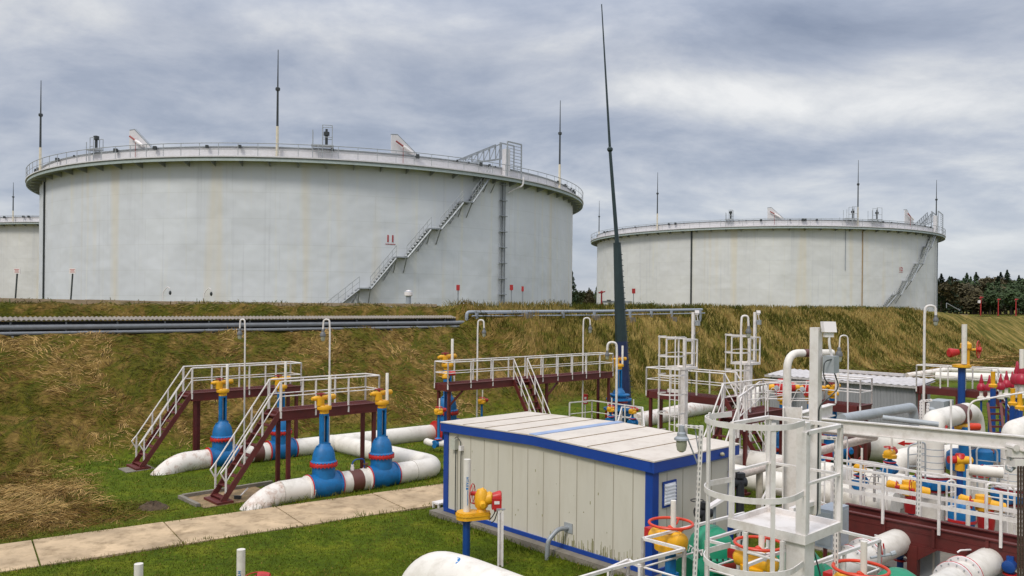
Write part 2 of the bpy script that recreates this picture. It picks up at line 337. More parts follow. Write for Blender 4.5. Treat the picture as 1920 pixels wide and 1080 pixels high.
# concrete slab path
pl = [G(-60, 1032), G(840, 907)]; pr = [G(-60, 1090), G(840, 945)]
d = (pl[1] - pl[0]).normalized(); per = (pr[1] - pl[1]); per = per - d * per.dot(d); wd = per.length; per.normalize()
PATH0, PATHD, PATHN, PATHW = pl[0] - d * 4, d, per, wd
pm = MB(); nslab = 9; PATHM = mat('path_concrete', (0.46, 0.335, 0.205), 0.95, var=0.28, scale=0.9, dirt=0.9, dirtcol=(0.20, 0.135, 0.07), bump=0.7)
j0 = G(75, 1062); start = (j0 - PATH0).dot(d) % 3.05
for i in range(-1, nslab):
    a = start + i * 3.05 + 0.02; b_ = a + 3.01
    if b_ > (F(17.0, 20) - PATH0).dot(d) + 3: break
    c = PATH0 + d * (a + b_) / 2 + per * (wd / 2) + Z3 * (random.uniform(-0.01, 0.012) - 0.02)
    pm.box(c, (b_ - a, wd, 0.12), (d + Z3 * random.uniform(-0.004, 0.004)).normalized(), per, Z3)
struct(pm.build('path', PATHM))
# narrow concrete kerb line along the embankment top
km = MB()
for i in range(9):
    s0, s1 = -6 + i * 4.5, -1.52 + i * 4.5
    km.bar(F(s0, 44.9, crest(s0) + 0.10), F(s1, 44.9, crest(s1) + 0.08), 0.35, 0.22)
for s0 in (152, 158, 164, 170, 176, 182):
    km.bar(F(s0, 60, 4.67), F(s0 + 5.9, 60, 4.67), 3, 0.1)
struct(km.build('kerb', CONC))
# ---------------------------------------------------------------- storage tanks
def tank_mat(name, seam_z0, tone):
    m = bpy.data.materials.new(name); m.use_nodes = True; t = m.node_tree; b = t.nodes['Principled BSDF']; b.inputs['Roughness'].default_value = 0.5
    LL = t.links.new; tc = N(t, 'ShaderNodeTexCoord'); sp = N(t, 'ShaderNodeSeparateXYZ'); LL(tc.outputs['Object'], sp.inputs[0])
    at2 = N(t, 'ShaderNodeMath', operation='ARCTAN2'); LL(sp.outputs['Y'], at2.inputs[0]); LL(sp.outputs['X'], at2.inputs[1])
    an = N(t, 'ShaderNodeMath', operation='MULTIPLY', i_1=30.0); LL(at2.outputs[0], an.inputs[0])
    cb = N(t, 'ShaderNodeCombineXYZ'); LL(an.outputs[0], cb.inputs[0]); LL(sp.outputs['Z'], cb.inputs[1])
    def streak(sx, sy, sc, det, lo, hi, loc):
        mp = N(t, 'ShaderNodeMapping'); mp.inputs['Scale'].default_value = (sx, sy, 1); mp.inputs['Location'].default_value = loc; LL(cb.outputs[0], mp.inputs[0])
        n = N(t, 'ShaderNodeTexNoise', i_Scale=sc, i_Detail=det, i_Roughness=0.6); LL(mp.outputs[0], n.inputs['Vector'])
        r = ramp(t, [(lo, 0.0), (hi, 1.0)]); LL(n.outputs[0], r.inputs[0]); return r.outputs[0]
    def mixc(fac, a, col, k=1.0):
        x = N(t, 'ShaderNodeMix', data_type='RGBA'); x.inputs[7].default_value = (*col, 1)
        mm = N(t, 'ShaderNodeMath', operation='MULTIPLY', i_1=k); LL(fac, mm.inputs[0]); LL(mm.outputs[0], x.inputs[0])
        if isinstance(a, tuple): x.inputs[6].default_value = (*a, 1)
        else: LL(a, x.inputs[6])
        return x.outputs[2]
    base = tone
    c = mixc(streak(0.5, 0.25, 0.25, 5, 0.35, 0.7, (0, 0, 0)), base, tuple(v * 0.86 for v in base))
    c = mixc(streak(1.2, 0.035, 0.9, 3, 0.55, 0.74, (5, 2, 0)), c, (0.70, 0.66, 0.50), 0.45)
    c = mixc(streak(0.5, 0.02, 0.9, 2, 0.60, 0.70, (15, 7, 0)), c, (0.66, 0.56, 0.36), 0.38)
    c = mixc(streak(2.2, 0.05, 1.1, 4, 0.58, 0.72, (1, 9, 4)), c, (0.48, 0.49, 0.51), 0.45)
    c = mixc(streak(0.35, 0.6, 0.7, 7, 0.58, 0.75, (1, 30, 4)), c, (0.54, 0.54, 0.53), 0.35)
    # horizontal plate seams every 2.2 m, vertical ones every 8 m in a brick bond
    br = N(t, 'ShaderNodeTexBrick', i_Scale=1.0); br.inputs['Brick Width'].default_value = 8.0; br.inputs['Row Height'].default_value = 2.2
    br.inputs['Mortar Size'].default_value = 0.045; br.inputs['Mortar Smooth'].default_value = 0.6
    br.inputs['Color1'].default_value = (1, 1, 1, 1); br.inputs['Color2'].default_value = (0.96, 0.96, 0.97, 1); br.inputs['Mortar'].default_value = (0.90, 0.90, 0.89, 1)
    LL(cb.outputs[0], br.inputs['Vector'])
    x = N(t, 'ShaderNodeMix', data_type='RGBA', blend_type='MULTIPLY'); x.inputs[0].default_value = 0.8; LL(c, x.inputs[6]); LL(br.outputs['Color'], x.inputs[7])
    LL(x.outputs[2], b.inputs['Base Color'])
    n = N(t, 'ShaderNodeTexNoise', i_Scale=0.35, i_Detail=2.0); LL(cb.outputs[0], n.inputs['Vector'])
    bp = N(t, 'ShaderNodeBump', i_Strength=0.35, i_Distance=0.5); LL(n.outputs[0], bp.inputs['Height']); LL(bp.outputs[0], b.inputs['Normal'])
    return m
def hit(c, Rr, px, far=False, py=450):
    a, b = ray(px, py); dv = Vector((a, 1)); cc = Vector((c[0], c[1]))
    A = dv.dot(dv); B = dv.dot(cc); C = cc.dot(cc) - Rr * Rr; D = max(0, B * B - A * C)
    t = (B + math.sqrt(D)) / A if far else (B - math.sqrt(D)) / A
    p = dv * t - cc; return math.atan2(p.y, p.x), t
ZB = 4.2
def make_tank(label, c, zw, stair, masts, wedges, frames, gantry, drains, number, numpx, tm, ladder_px=None):
    Rr = 30.0; T = thing('storage_tank', label, 'storage tank', (c[0], c[1], ZB), 'white oil storage tanks on the embankment')
    cx, cy = c; zt = zw + 1.0
    def P(phi, r, z): return Vector((cx + r * math.cos(phi), cy + r * math.sin(phi), z))
    m = MB(); n = 180
    m.lathe([(Rr, ZB - 0.3), (Rr, zt), (Rr - 0.25, zt), (Rr - 0.25, zt - 2.5), (0.5, zt - 1.6)], (cx, cy, 0), n=n); w = m.build('tank_wall', tm, T, 50)
    m = MB(); m.lathe([(Rr + 0.003, zw - 0.02), (Rr + 1.15, zw - 0.02), (Rr + 1.2, zw - 0.32), (Rr + 1.1, zw - 0.32), (Rr + 1.02, zw - 0.12), (Rr + 0.003, zw - 0.12)], (cx, cy, 0), n=n)
    m.f = [f for f in m.f if len(f) == 4]; m.build('wind_girder', LGREEN, T, 30)
    m = MB(); m.lathe([(Rr + 0.004, zw), (Rr + 1.27, zw), (Rr + 1.27, zw + 0.10), (Rr + 0.004, zw + 0.06)], (cx, cy, 0), n=n); m.f = [f for f in m.f if len(f) == 4]
    m.build('walkway', TANKT, T, 30)
    m = MB(); m.lathe([(Rr + 0.02, zw + 0.07), (Rr + 0.02, zt + 0.02), (Rr - 0.2, zt + 0.02), (Rr - 0.2, zw + 0.07)], (cx, cy, 0), n=n); m.f = [f for f in m.f if len(f) == 4]
    m.build('top_band', TANKT, T, 30)
    m = MB(); m.ring((cx, cy, zt + 0.06), Rr + 0.03, 0.09, n=n, m=5); m.build('top_angle', GREY, T)
    near = math.atan2(-cy, -cx)
    for k in range(-22, 23):
        m = MB()
        ph = near + k * R(4.4); e = Vector((math.cos(ph), math.sin(ph), 0)); tn = Vector((-e.y, e.x, 0))
        m.plate([P(ph, Rr + 0.003, zw - 0.13), P(ph, Rr + 1.0, zw - 0.33), P(ph, Rr + 0.9, zw - 0.38), P(ph, Rr + 0.003, zw - 0.6)], 0.04, tn); m.build('girder_bracket', GREY, T)
    m = MB(); pts = 180
    for zz, rr in ((zw + 1.15, 0.035), (zw + 0.62, 0.022)): m.ring((cx, cy, zz), Rr + 1.2, rr, n=pts, m=5)
    for k in range(120):
        ph = k * 2 * math.pi / 120; m.tube(P(ph, Rr + 1.2, zw + 0.05), P(ph, Rr + 1.2, zw + 1.15), 0.028, 4)
    m.build('guard_rail', LGREY, T)
    rnd = random.Random(int(cx))
    for k in range(26):
        m = MB()                                     # small fittings along the seal edge
        ph = near + rnd.uniform(-1.3, 1.3); q = rnd.uniform(0.1, 0.3); m.box(P(ph, Rr + 0.3, zt + 0.02), (q, q, q * 1.2)); m.build('edge_fitting', DARK, T)
    # helical stair
    if stair:
        pts = [hit(c, Rr, px)[0] for px, z in stair]; zs = [z for px, z in stair]; dirn = 1 if pts[-1] > pts[0] else -1
        for i in range(len(pts) - 1):
            p0, p1, z0, z1 = pts[i], pts[i + 1], zs[i], zs[i + 1]; lp = 0.9 / Rr * dirn
            if i: p0 += lp
            nn = max(3, int((z1 - z0) / 0.24)); fl = MB()
            for rr in (Rr + 0.12, Rr + 0.95):
                fl.sweep([P(p0 + (p1 - p0) * j / 6, rr, z0 + (z1 - z0) * j / 6 - 0.1) for j in range(7)], 0.09, 4)
            for j in range(nn):
                t = (j + 0.5) / nn; ph = p0 + (p1 - p0) * t; e = Vector((math.cos(ph), math.sin(ph), 0))
                fl.box(P(ph, Rr + 0.54, z0 + (z1 - z0) * t), (0.82, 0.25, 0.05), e, Vector((-e.y, e.x, 0)))
            st = fl.build('stair_flight', GREY, T)
            h = MB()
            for hh, r_ in ((1.0, 0.03), (0.55, 0.02)):
                h.sweep([P(p0 + (p1 - p0) * j / 6, Rr + 0.97, z0 + (z1 - z0) * j / 6 + hh) for j in range(7)], r_, 5)
            for j in range(0, 7, 1): 
                ph = p0 + (p1 - p0) * j / 6; zz = z0 + (z1 - z0) * j / 6; h.tube(P(ph, Rr + 0.97, zz), P(ph, Rr + 0.97, zz + 1.0), 0.022, 4)
            h.build('handrail', LGREY, st)
            l = MB(); mid = p1 + lp / 2; e = Vector((math.cos(mid), math.sin(mid), 0)); tn = Vector((-e.y, e.x, 0))
            l.box(P(mid, Rr + 0.55, z1 + 0.01), (1.05, 1.0, 0.1), e, tn)
            l.bar(P(p1, Rr + 0.95, z1 - 0.05), P(p1, Rr + 0.05, z1 - 1.3), 0.07, 0.07); l.bar(P(p1 + lp, Rr + 0.95, z1 - 0.05), P(p1 + lp, Rr + 0.05, z1 - 1.3), 0.07, 0.07)
            l.build('landing', GREY, T)
            if i < len(pts) - 2:
                # a diagonal prop under each landing
                q = MB(); q.bar(P(p1, Rr + 0.9, z1 - 0.1), P(p1 - lp * 1.0, Rr + 0.1, z1 - 2.0), 0.1, 0.1); q.build('prop', GREY, T)
    for px, hgt, far in masts:
        ph, t = hit(c, Rr + 0.4, px, far, 350); b0 = P(ph, Rr + 0.4, zw)
        z0 = zw
        mr = MB(); mr.lathe([(0.13, 0), (0.12, hgt * 0.3)], b0, n=8); rod = mr.build('lightning_rod', MASTW, T)
        u = MB(); u.lathe([(0.10, hgt * 0.3), (0.085, hgt * 0.62), (0.20, hgt * 0.63), (0.20, hgt * 0.65), (0.065, hgt * 0.66), (0.03, hgt)], b0, n=8); u.build('rod_tip', DARK, rod)
    for px, far, hh in wedges:
        ph, t = hit(c, Rr - 0.2, px, far, 300); e = Vector((math.cos(ph), math.sin(ph), 0)); tn = Vector((-e.y, e.x, 0))
        if P(ph, Rr, 0).cross(P(ph, Rr, 0) + tn).z > 0: tn = -tn          # lean to viewer's right
        o = P(ph, Rr - 0.2, zt); q = MB()
        q.plate([o, o + Z3 * hh, o + Z3 * (hh + 0.05) + tn * 0.55, o + tn * 2.6], 0.12, e); ww = q.build('foam_deflector', TANKT, T)
        q = MB(); q.bar(o + Z3 * (hh + 0.07) - e * 0.1, o + Z3 * (hh + 0.1) + tn * 0.58 - e * 0.1, 0.3, 0.07); q.bar(o + Z3 * (hh + 0.1) + tn * 0.55 - e * 0.1, o + tn * 2.6 - e * 0.1 + Z3 * 0.05, 0.3, 0.07); q.build('stiffener', GREY, ww)
        q = MB(); a_, b_ = o + e * 0.35 + tn * 0.35 + Z3 * (hh - 0.55), o + e * 0.35 + tn * 1.0 + Z3 * (hh - 0.95); q.tube(a_, b_, 0.08, 8); q.tube(b_ - Z3 * 0.1, b_ - Z3 * 1.6, 0.025, 6); q.build('foam_pipe', mat('faded_pipe_red', (0.30, 0.06, 0.05), 0.6), ww)
        q = MB(); q.sweep([b_, b_ + (b_ - a_) * 0.35, b_ + (b_ - a_) * 1.3], [0.10, 0.15, 0.12], 10); q.build('foam_nozzle', SIGNW, ww)
    for px, far, wdt, hh in frames:
        ph, t = hit(c, Rr + 0.3, px, far, 350); e = Vector((math.cos(ph), math.sin(ph), 0)); tn = Vector((-e.y, e.x, 0)); o = P(ph, Rr + 0.2, zw + 0.1); q = MB()
        for a in (-wdt, 0, wdt):
            for r_ in (-0.45, 0.45): q.tube(o + tn * a + e * r_, o + tn * a + e * r_ + Z3 * (hh if a * 1 >= 0 else hh * 0.85), 0.035, 5)
        for z_ in (hh, hh * 0.65): 
            for r_ in (-0.45, 0.45): q.tube(o + tn * 0 + e * r_ + Z3 * z_, o + tn * wdt + e * r_ + Z3 * z_, 0.03, 5)
        q.box(o + Z3 * 1.2, (0.9, wdt * 2.3, 0.1), e, tn); fr = q.build('gauge_platform', LGREY, T)
        q = MB(); q.lathe([(0.12, 0), (0.12, 0.8), (0.25, 0.85), (0.25, 1.15), (0.1, 1.2), (0.1, hh - 1.5)], o + Z3 * 1.25 + tn * wdt * 0.4, n=10); q.build('gauge_head', DARK, fr)
    if gantry:
        pxa, pxb, pxc, hh = gantry; ph, t = hit(c, Rr, pxb, False, 300); ph0, _ = hit(c, Rr - 1.0, pxa, False, 300); ph1, _ = hit(c, Rr + 0.2, pxc, False, 300)
        q = MB(); e = Vector((math.cos(ph), math.sin(ph), 0)); b0, b1 = P(ph, Rr + 0.3, zw), P(ph1, Rr + 0.3, zw); zh = zw + hh
        for b_ in (b0, b1):
            for r_ in (-0.5, 0.5): q.bar(b_ + e * r_, b_ + e * r_ + Z3 * hh, 0.1, 0.1)
        for k in range(9):
            z_ = hh * (0.3 + 0.7 * k / 8)
            for r_ in (-0.5, 0.5): q.bar(b0 + (b1 - b0) * 0.45 + e * r_ + Z3 * z_, b1 + e * r_ + Z3 * z_, 0.05, 0.05)
        for r_ in (-0.5, 0.5): q.bar(b0 + e * r_ + Z3 * hh, b1 + e * r_ + Z3 * hh, 0.1, 0.12)
        q.build('ladder_tower', LGREY, T)
        q = MB(); q.box(b0 + (b1 - b0) * 0.18 + Z3 * hh * 0.42, ((b1 - b0).length * 0.3, 0.5, hh * 0.8), (b1 - b0).normalized(), e); q.build('tower_panel', TANKT, T)
        a0, a1 = P(ph0, Rr - 1.5, zw + 0.9), P(ph, Rr - 0.4, zw + hh * 0.55); tn = Vector((-e.y, e.x, 0)); q = MB()
        for r_ in (-0.4, 0.4):
            q.bar(a0 + e * r_, a1 + e * r_, 0.12, 0.14); q.bar(a0 + e * r_ + Z3 * 0.15, a1 + e * r_ + Z3 * hh * 0.42, 0.08, 0.1)
            for k in range(8):
                t0, t1 = k / 8, (k + 1) / 8; l0 = a0.lerp(a1, t0) + e * r_; l1 = a0.lerp(a1, t1) + e * r_
                u1 = l1 + Z3 * (0.15 + t1 * (hh * 0.42 - 0.15)); u0 = l0 + Z3 * (0.15 + t0 * (hh * 0.42 - 0.15))
                q.bar(l1, u1, 0.07, 0.07); q.bar(l0, u1, 0.05, 0.05)
        q.build('rolling_ladder', GREY, T)
    for px, wd_, kind in drains:
        ph, t = hit(c, Rr, px); q = MB(); e = Vector((math.cos(ph), math.sin(ph), 0)); tn = Vector((-e.y, e.x, 0))
        if kind == 'triple':
            for a, r_ in ((-0.32, 0.05), (0.0, 0.11), (0.24, 0.05)): q.tube(P(ph, Rr + 0.16, ZB) + tn * a, P(ph, Rr + 0.16, zw - 0.3) + tn * a, r_, 8)
            for k in range(9): q.box(P(ph, Rr + 0.2, ZB + 1.2 + k * 1.5), (0.3, 0.85, 0.07), e, tn)
            q.build('riser_pipe', GREY, T)
            q = MB(); q.sweep(bend([P(ph, Rr + 0.3, zw - 1.3) + tn * 0.5, P(ph, Rr + 0.6, zw - 0.9) + tn * 1.0, P(ph, Rr + 1.3, zw - 0.6) + tn * 1.5, P(ph, Rr + 1.3, zw + 0.3) + tn * 1.6], 0.3), 0.09, 7); q.build('drain_spout', TANKT, T)
        else:
            zlo = ZB if kind != 'short' else zw - 6.5
            q.tube(P(ph, Rr + 0.08, zlo), P(ph, Rr + 0.08, zw - 0.3), wd_, 6); q.build('riser_pipe', {'dark': DARK, 'rust': mat('rusty_pipe', (0.36, 0.24, 0.12), 0.7, dirt=0.5), 'short': PGREY}[kind], T)
    if ladder_px:
        ph, t = hit(c, Rr, ladder_px); q = MB(); e = Vector((math.cos(ph), math.sin(ph), 0)); tn = Vector((-e.y, e.x, 0))
        for a in (-0.25, 0.25): q.bar(P(ph, Rr + 0.3, ZB) + tn * a, P(ph, Rr + 0.3, zw) + tn * a, 0.09, 0.09)
        for k in range(30): q.bar(P(ph, Rr + 0.3, ZB + 0.4 + k * 0.45) - tn * 0.3, P(ph, Rr + 0.3, ZB + 0.4 + k * 0.45) + tn * 0.3, 0.06, 0.06)
        q.build('ladder', GREY, T)
    if number:
        ph, t = hit(c, Rr + 0.03, numpx[0]); o = P(ph, Rr + 0.02, PD(numpx[0], numpx[1], t).z); e = Vector((math.cos(ph), math.sin(ph), 0)); tn = Vector((-e.y, e.x, 0))
        M = Matrix((( tn.x, 0, e.x, o.x), (tn.y, 0, e.y, o.y), (0, 1, 0, o.z), (0, 0, 0, 1)))
        text_mesh('tank_number', number, 0.85, SIGNRED, T, M, 0.01)
        q = MB(); q.box(o - Z3 * 0.45, (0.9, 0.02, 0.05), tn, e); q.build('number_underline', SIGNRED, T)
    return T
Z1 = 17.95
def zat(c, px, py): return PD(px, py, hit(c, 30.0, px)[1]).z
c1, c2, c3 = (-22.8, 97.4), (46.1, 150.8), (-79.0, 168.0)
TW = (0.66, 0.68, 0.70)
T1 = make_tank('nearest white storage tank, marked 11, with a long diagonal stair across its wall', c1, Z1,
    [(596, zat(c1, 596, 603)), (672, zat(c1, 672, 541)), (738, zat(c1, 738, 483)), (800, zat(c1, 800, 430)), (858, zat(c1, 858, 380)), (905, zat(c1, 905, 334))],
    [(75, 9.3, False), (519, 9.2, False), (1049, 9.7, False)],
    [(243, False, 1.75), (733, False, 1.75)], [(175, False, 0.5, 2.2), (604, False, 0.8, 2.9)], (850, 940, 969, 3.5),
    [(84, 0.09, 'dark'), (941, 0, 'triple')], '11', (732, 448), tank_mat('tank_wall_near', 0, TW))
Z2 = 18.1
T2 = make_tank('farther white storage tank at the right, with rusty pipes down its wall', c2, Z2,
    [(1650, zat(c2, 1650, 580)), (1672, zat(c2, 1672, 553)), (1692, zat(c2, 1692, 527)), (1714, zat(c2, 1714, 495)), (1730, zat(c2, 1730, 463)), (1743, zat(c2, 1743, 440))],
    [(1124, 8.8, True), (1233, 9.6, False), (1609, 10.2, False), (1756, 9.0, False), (1303, 6.5, True), (1575, 7.0, True)],
    [(1186, True, 2.0), (1440, False, 1.9), (1697, False, 2.2)], [(1368, False, 0.5, 2.6), (1596, False, 0.9, 3.0), (1642, False, 0.9, 3.0)], (1722, 1750, 1762, 3.8),
    [(1297, 0.14, 'dark'), (1617, 0.07, 'rust'), (1585, 0.05, 'short')], '12', (1690, 505), tank_mat('tank_wall_far', 0, (0.69, 0.69, 0.67)), ladder_px=1754)
T3 = make_tank('white storage tank mostly hidden behind the left edge of the nearest tank', c3, 19.2, None, [(25, 7.0, False)], [], [], None, [], None, None, tank_mat('tank_wall_behind', 0, (0.68, 0.67, 0.64)))

# ---------------------------------------------------------------- trees beyond the tanks
def leaf_mat(name, c):
    m = mat(name, c, 0.8, var=0.45, scale=0.9); return m
CONI = [leaf_mat('conifer_dark', (0.018, 0.040, 0.014)), leaf_mat('conifer_mid', (0.028, 0.055, 0.018))]
BROAD = [leaf_mat('broadleaf_green', (0.032, 0.056, 0.014)), leaf_mat('broadleaf_autumn', (0.060, 0.048, 0.016)), leaf_mat('broadleaf_olive', (0.040, 0.052, 0.014))]
BARK = mat('bark', (0.06, 0.045, 0.035), 0.9, var=0.3)
def crown_mesh(name, kind, h, rr, m, seed):
    rg = random.Random(seed); b = MB()
    cnt = 1500 if kind == 'conifer' else 1900
    for i in range(cnt):
        if kind == 'conifer':
            t = rg.random() ** 0.75; z = h * (0.12 + 0.88 * t); lay = (math.sin(z * 4.2 + seed) * 0.5 + 0.5) * 0.45 + 0.6
            a = rg.uniform(0, 2 * math.pi); r = rr * (1 - t) ** 0.85 * lay * rg.uniform(0.25, 1.0) * (1 + 0.25 * math.sin(a * 3 + seed)) + 0.05; z -= r * 0.25; q = 0.42 * (1 - t * 0.55)
        else:
            k = rg.randrange(9); rk = random.Random(seed * 31 + k); cz = h * rk.uniform(0.38, 0.86); ca = rk.uniform(0, 6.28); cr_ = rr * rk.uniform(0.1, 0.65)
            rad = rr * rk.uniform(0.35, 0.6); v = Vector((rg.gauss(0, 1), rg.gauss(0, 1), rg.gauss(0, 0.8))).normalized() * rad * rg.uniform(0.55, 1.05)
            x_, y_, z = math.cos(ca) * cr_ + v.x, math.sin(ca) * cr_ + v.y, cz + v.z; a = math.atan2(y_, x_); r = math.hypot(x_, y_); q = 0.45
        c = Vector((math.cos(a) * r, math.sin(a) * r, z)); X = Vector((rg.gauss(0, 1), rg.gauss(0, 1), rg.gauss(0, 0.6))).normalized(); Y = X.orthogonal().normalized()
        q *= rg.uniform(0.5, 1.2); b.add([c - X * q, c + Y * q * 0.6, c + X * q, c - Y * q * 0.5], [(0, 1, 2, 3)])
    me = bpy.data.meshes.new(name); me.from_pydata(b.v, [], b.f); me.materials.append(m); return me
def trunk_mesh(h, kind, seed):
    b = MB(); b.lathe([(0.22, -0.5), (0.16, h * 0.4), (0.05, h * (0.95 if kind == 'conifer' else 0.75))], n=7); rg = random.Random(seed)
    for k in range(5):
        a = rg.uniform(0, 6.28); z = h * rg.uniform(0.3, 0.6); b.tube((0, 0, z), (math.cos(a) * 1.4, math.sin(a) * 1.4, z + (0.2 if kind == 'conifer' else 1.6)), 0.06, 5, 0.02)
    me = bpy.data.meshes.new('trunk'); me.from_pydata(b.v, [], b.f); me.materials.append(BARK); return me
TREES = {}
for i in range(5): TREES['conifer', i] = (crown_mesh('crown', 'conifer', 11, 3.4, CONI[i % 2], i + 1), trunk_mesh(11, 'conifer', i))
for i in range(6): TREES['broad', i] = (crown_mesh('crown', 'broad', 8, 3.6, BROAD[i % 3], i + 11), trunk_mesh(8, 'broad', i))
def tree(kind, var, x, y, z, sc, name, label, group):
    cm, tm_ = TREES[kind, var]; t = thing(name, label, 'tree', (x, y, z), group); t.rotation_euler = (0, 0, random.uniform(0, 6.28)); t.scale = (sc * random.uniform(0.9, 1.1), sc * random.uniform(0.9, 1.1), sc)
    for nm, me in (('crown', cm), ('trunk', tm_)):
        o = bpy.data.objects.new(nm, me); COL.objects.link(o); o.parent = t
    return t
rt = random.Random(5)
def treeline(px0, px1, n, Y, hfun, group, labs):
    for i in range(n):
        px = px0 + (px1 - px0) * (i + rt.uniform(0.1, 0.9)) / n; yy = Y * rt.uniform(0.93, 1.12); a, b = ray(px, 575)
        k = rt.random(); kind = 'conifer' if k < 0.42 else 'broad'; var = rt.randrange(5); H = hfun(px) * rt.uniform(0.85, 1.1)
        if kind == 'broad': H *= 0.82
        aut = kind == 'broad' and var % 3 == 1
        tree(kind, var, a * yy, yy, ZB + 0.2, H / (11 if kind == 'conifer' else 8.2), 'conifer_tree' if kind == 'conifer' else 'broadleaf_tree',
             labs[0] if kind == 'conifer' else (labs[2] if aut else labs[1]), group)
treeline(1738, 1990, 46, 215, lambda p: 10.5 + 1.8 * sm(1860, 1910, p), 'trees right of the far tank', ['dark pointed conifer in the wood right of the far tank', 'rounded green broadleaf tree in the wood right of the far tank', 'brownish autumn-tinted tree in the wood right of the far tank'])
treeline(1745, 1990, 30, 190, lambda p: 9.4, 'trees right of the far tank', ['dark pointed conifer in the wood right of the far tank', 'rounded green broadleaf tree in the wood right of the far tank', 'brownish autumn-tinted tree in the wood right of the far tank'])
treeline(1074, 1130, 12, 235, lambda p: 6.6, 'trees seen between the two tanks', ['dark conifer seen in the gap between the two tanks', 'green broadleaf tree seen in the gap between the two tanks', 'brownish tree seen in the gap between the two tanks'])
tree('conifer', 1, *(lambda a: (a[0] * 200, 200))(ray(1071, 560)), ZB, 0.95, 'conifer_tree', 'tallest conifer, right against the right edge of the nearest tank', 'trees seen between the two tanks')

# ---------------------------------------------------------------- pipes along the bench of the embankment
PIPEG = mat('pipe_grey', (0.20, 0.21, 0.225), 0.5, dirt=0.3)
t = thing('bench_pipeline', 'pair of long grey pipes lying on the embankment bench under a corrugated cover', 'pipeline', F(-12, 41.8, 4.3))
e0 = F(34.3, 41.5)
m = MB(); m.tube(F(-14, 41.45, 4.72), F(34.2, 41.45, 4.72), 0.13, 12); m.build('upper_pipe', PIPEG, t)
m = MB(); m.tube(F(-14, 41.30, 4.45), F(34.2, 41.30, 4.45), 0.085, 12); m.build('lower_pipe', PIPEG, t)
m = MB(); x = -14
vs = []; k = 0
while x < 33.6:
    zz = 5.05 + 0.03 * math.sin(k * math.pi); vs.append((x, 5.05 + (0.035 if k % 2 else -0.02))); x += 0.10; k += 1
a_ = []; 
for (x, z) in vs: a_ += [F(x, 41.35, z - 0.04), F(x, 42.0, z + 0.10)]
m.add(a_, [(2 * i, 2 * i + 1, 2 * i + 3, 2 * i + 2) for i in range(len(vs) - 1)]); n0 = len(vs) * 2
m.add([v + Z3 * 0.03 for v in a_], [(2 * i, 2 * i + 2, 2 * i + 3, 2 * i + 1) for i in range(len(vs) - 1)])
m.build('corrugated_cover', CORR, t)
m = MB(); m.fbox(-14, 33.8, 41.75, 42.0, 4.1, 4.98); m.build('back_board', BLACK, t)
for i in range(20):
    s0 = -10 + i * 2.25
    m = MB(); m.fbox(s0, s0 + 0.09, 41.05, 41.6, 4.0, 4.9) if False else m.fbox(s0, s0 + 0.07, 41.12, 41.74, 4.28, 4.34); m.fbox(s0, s0 + 0.07, 41.60, 41.67, 4.34, 4.95); m.build('bracket', GREY, t)
t = thing('raised_pipe_rack', 'grey pipe carried on short posts along the embankment top, stepping up from the covered pipes', 'pipeline', F(34.3, 41.4, 4.3))
m = MB(); top = [F(34.2, 41.45, 4.72), F(34.5, 41.45, 4.72), F(34.5, 41.45, 5.42), F(36, 41.2, 5.42), F(48, 41.0, 5.50), F(61, 40.6, 5.66)]
m.sweep(bend(top, 0.25, 5), 0.12, 12); m.build('main_pipe', PGREY, t)
m = MB(); m.sweep([F(34.6, 41.0, 5.17), F(48, 40.7, 5.2), F(61, 40.3, 5.36)], 0.05, 8); m.build('lower_rail', PGREY, t)
for s0 in (35.0, 39.5, 43.2, 46.6, 50.8, 53.5, 56.2, 60.3):
    w0 = 41.0 - (s0 - 35) * 0.028; zb = height(s0, w0 - 0.1); m = MB(); m.bar(F(s0, w0, zb - 0.2), F(s0, w0, 5.4 + (s0 - 35) * 0.009), 0.16, 0.16)
    m.build('post', PGREY, t)
    if s0 in (39.5, 46.6, 50.8, 56.2):
        m = MB(); m.fbox(s0 - 0.3, s0 + 0.3, w0 - 0.35, w0 + 0.3, zb - 0.5, zb + 0.22); m.build('concrete_block', CONCG, t)
m = MB(); m.bar(F(36.0, 41.0, 5.35), F(39.4, 40.8, height(39.4, 40.8) + 0.3), 0.08, 0.08); m.build('brace', PGREY, t)

# ---------------------------------------------------------------- signs, vents and lamps at the foot of the tanks
def sign(px, py_top, Y, w_, h_, m, label, pm=GREY, group=None, zb=4.6, tilt=0.0):
    p = PD(px, py_top, Y); base = Vector((p.x - tilt, Y, zb)); t = thing('sign', label, 'sign', tuple(base), group); q = MB()
    q.bar(base, Vector((p.x, Y, p.z)), 0.07, 0.07); q.build('post', pm, t)
    q = MB(); q.box((p.x, Y - 0.06, p.z - h_ / 2), (w_, 0.04, h_)); pn = q.build('panel', m, t); return t, pn, p
for px, py, Y, lab in ((859, 534, 60, 'small red square sign on a thin post left of the tall riser pipes'), (959, 534, 62, 'small red square sign on a thin post just right of the tall riser pipes'), (980, 537, 68, 'thin red sign plate farthest right before the nearest tank')):
    sign(px, py, Y, 0.26 if px < 970 else 0.2, 0.42, SIGNRED, lab, group='red signs before the tanks')
sign(1188, 541, 100, 0.42, 0.62, SIGNRED, 'small red sign at the left end of the far tank', group='red signs before the tanks')
for px, py, Y, lab in ((33, 503, 50, 'pale warning sign with red letters on a leaning post, leftmost on the embankment'), (137, 503, 50, 'pale warning sign with red letters before the left edge of the nearest tank')):
    t, pn, p = sign(px, py, Y, 0.42, 0.34, SIGNW, lab, DARK, zb=5.5, tilt=0.15)
    q = MB()
    for k, (a, wd_) in enumerate(((0.08, 0.3), (0.16, 0.22), (0.24, 0.28))): q.box((p.x, Y - 0.085, p.z - a), (wd_, 0.008, 0.035))
    q.build('red_marks', mat('faded_red', (0.55, 0.16, 0.14)), pn)
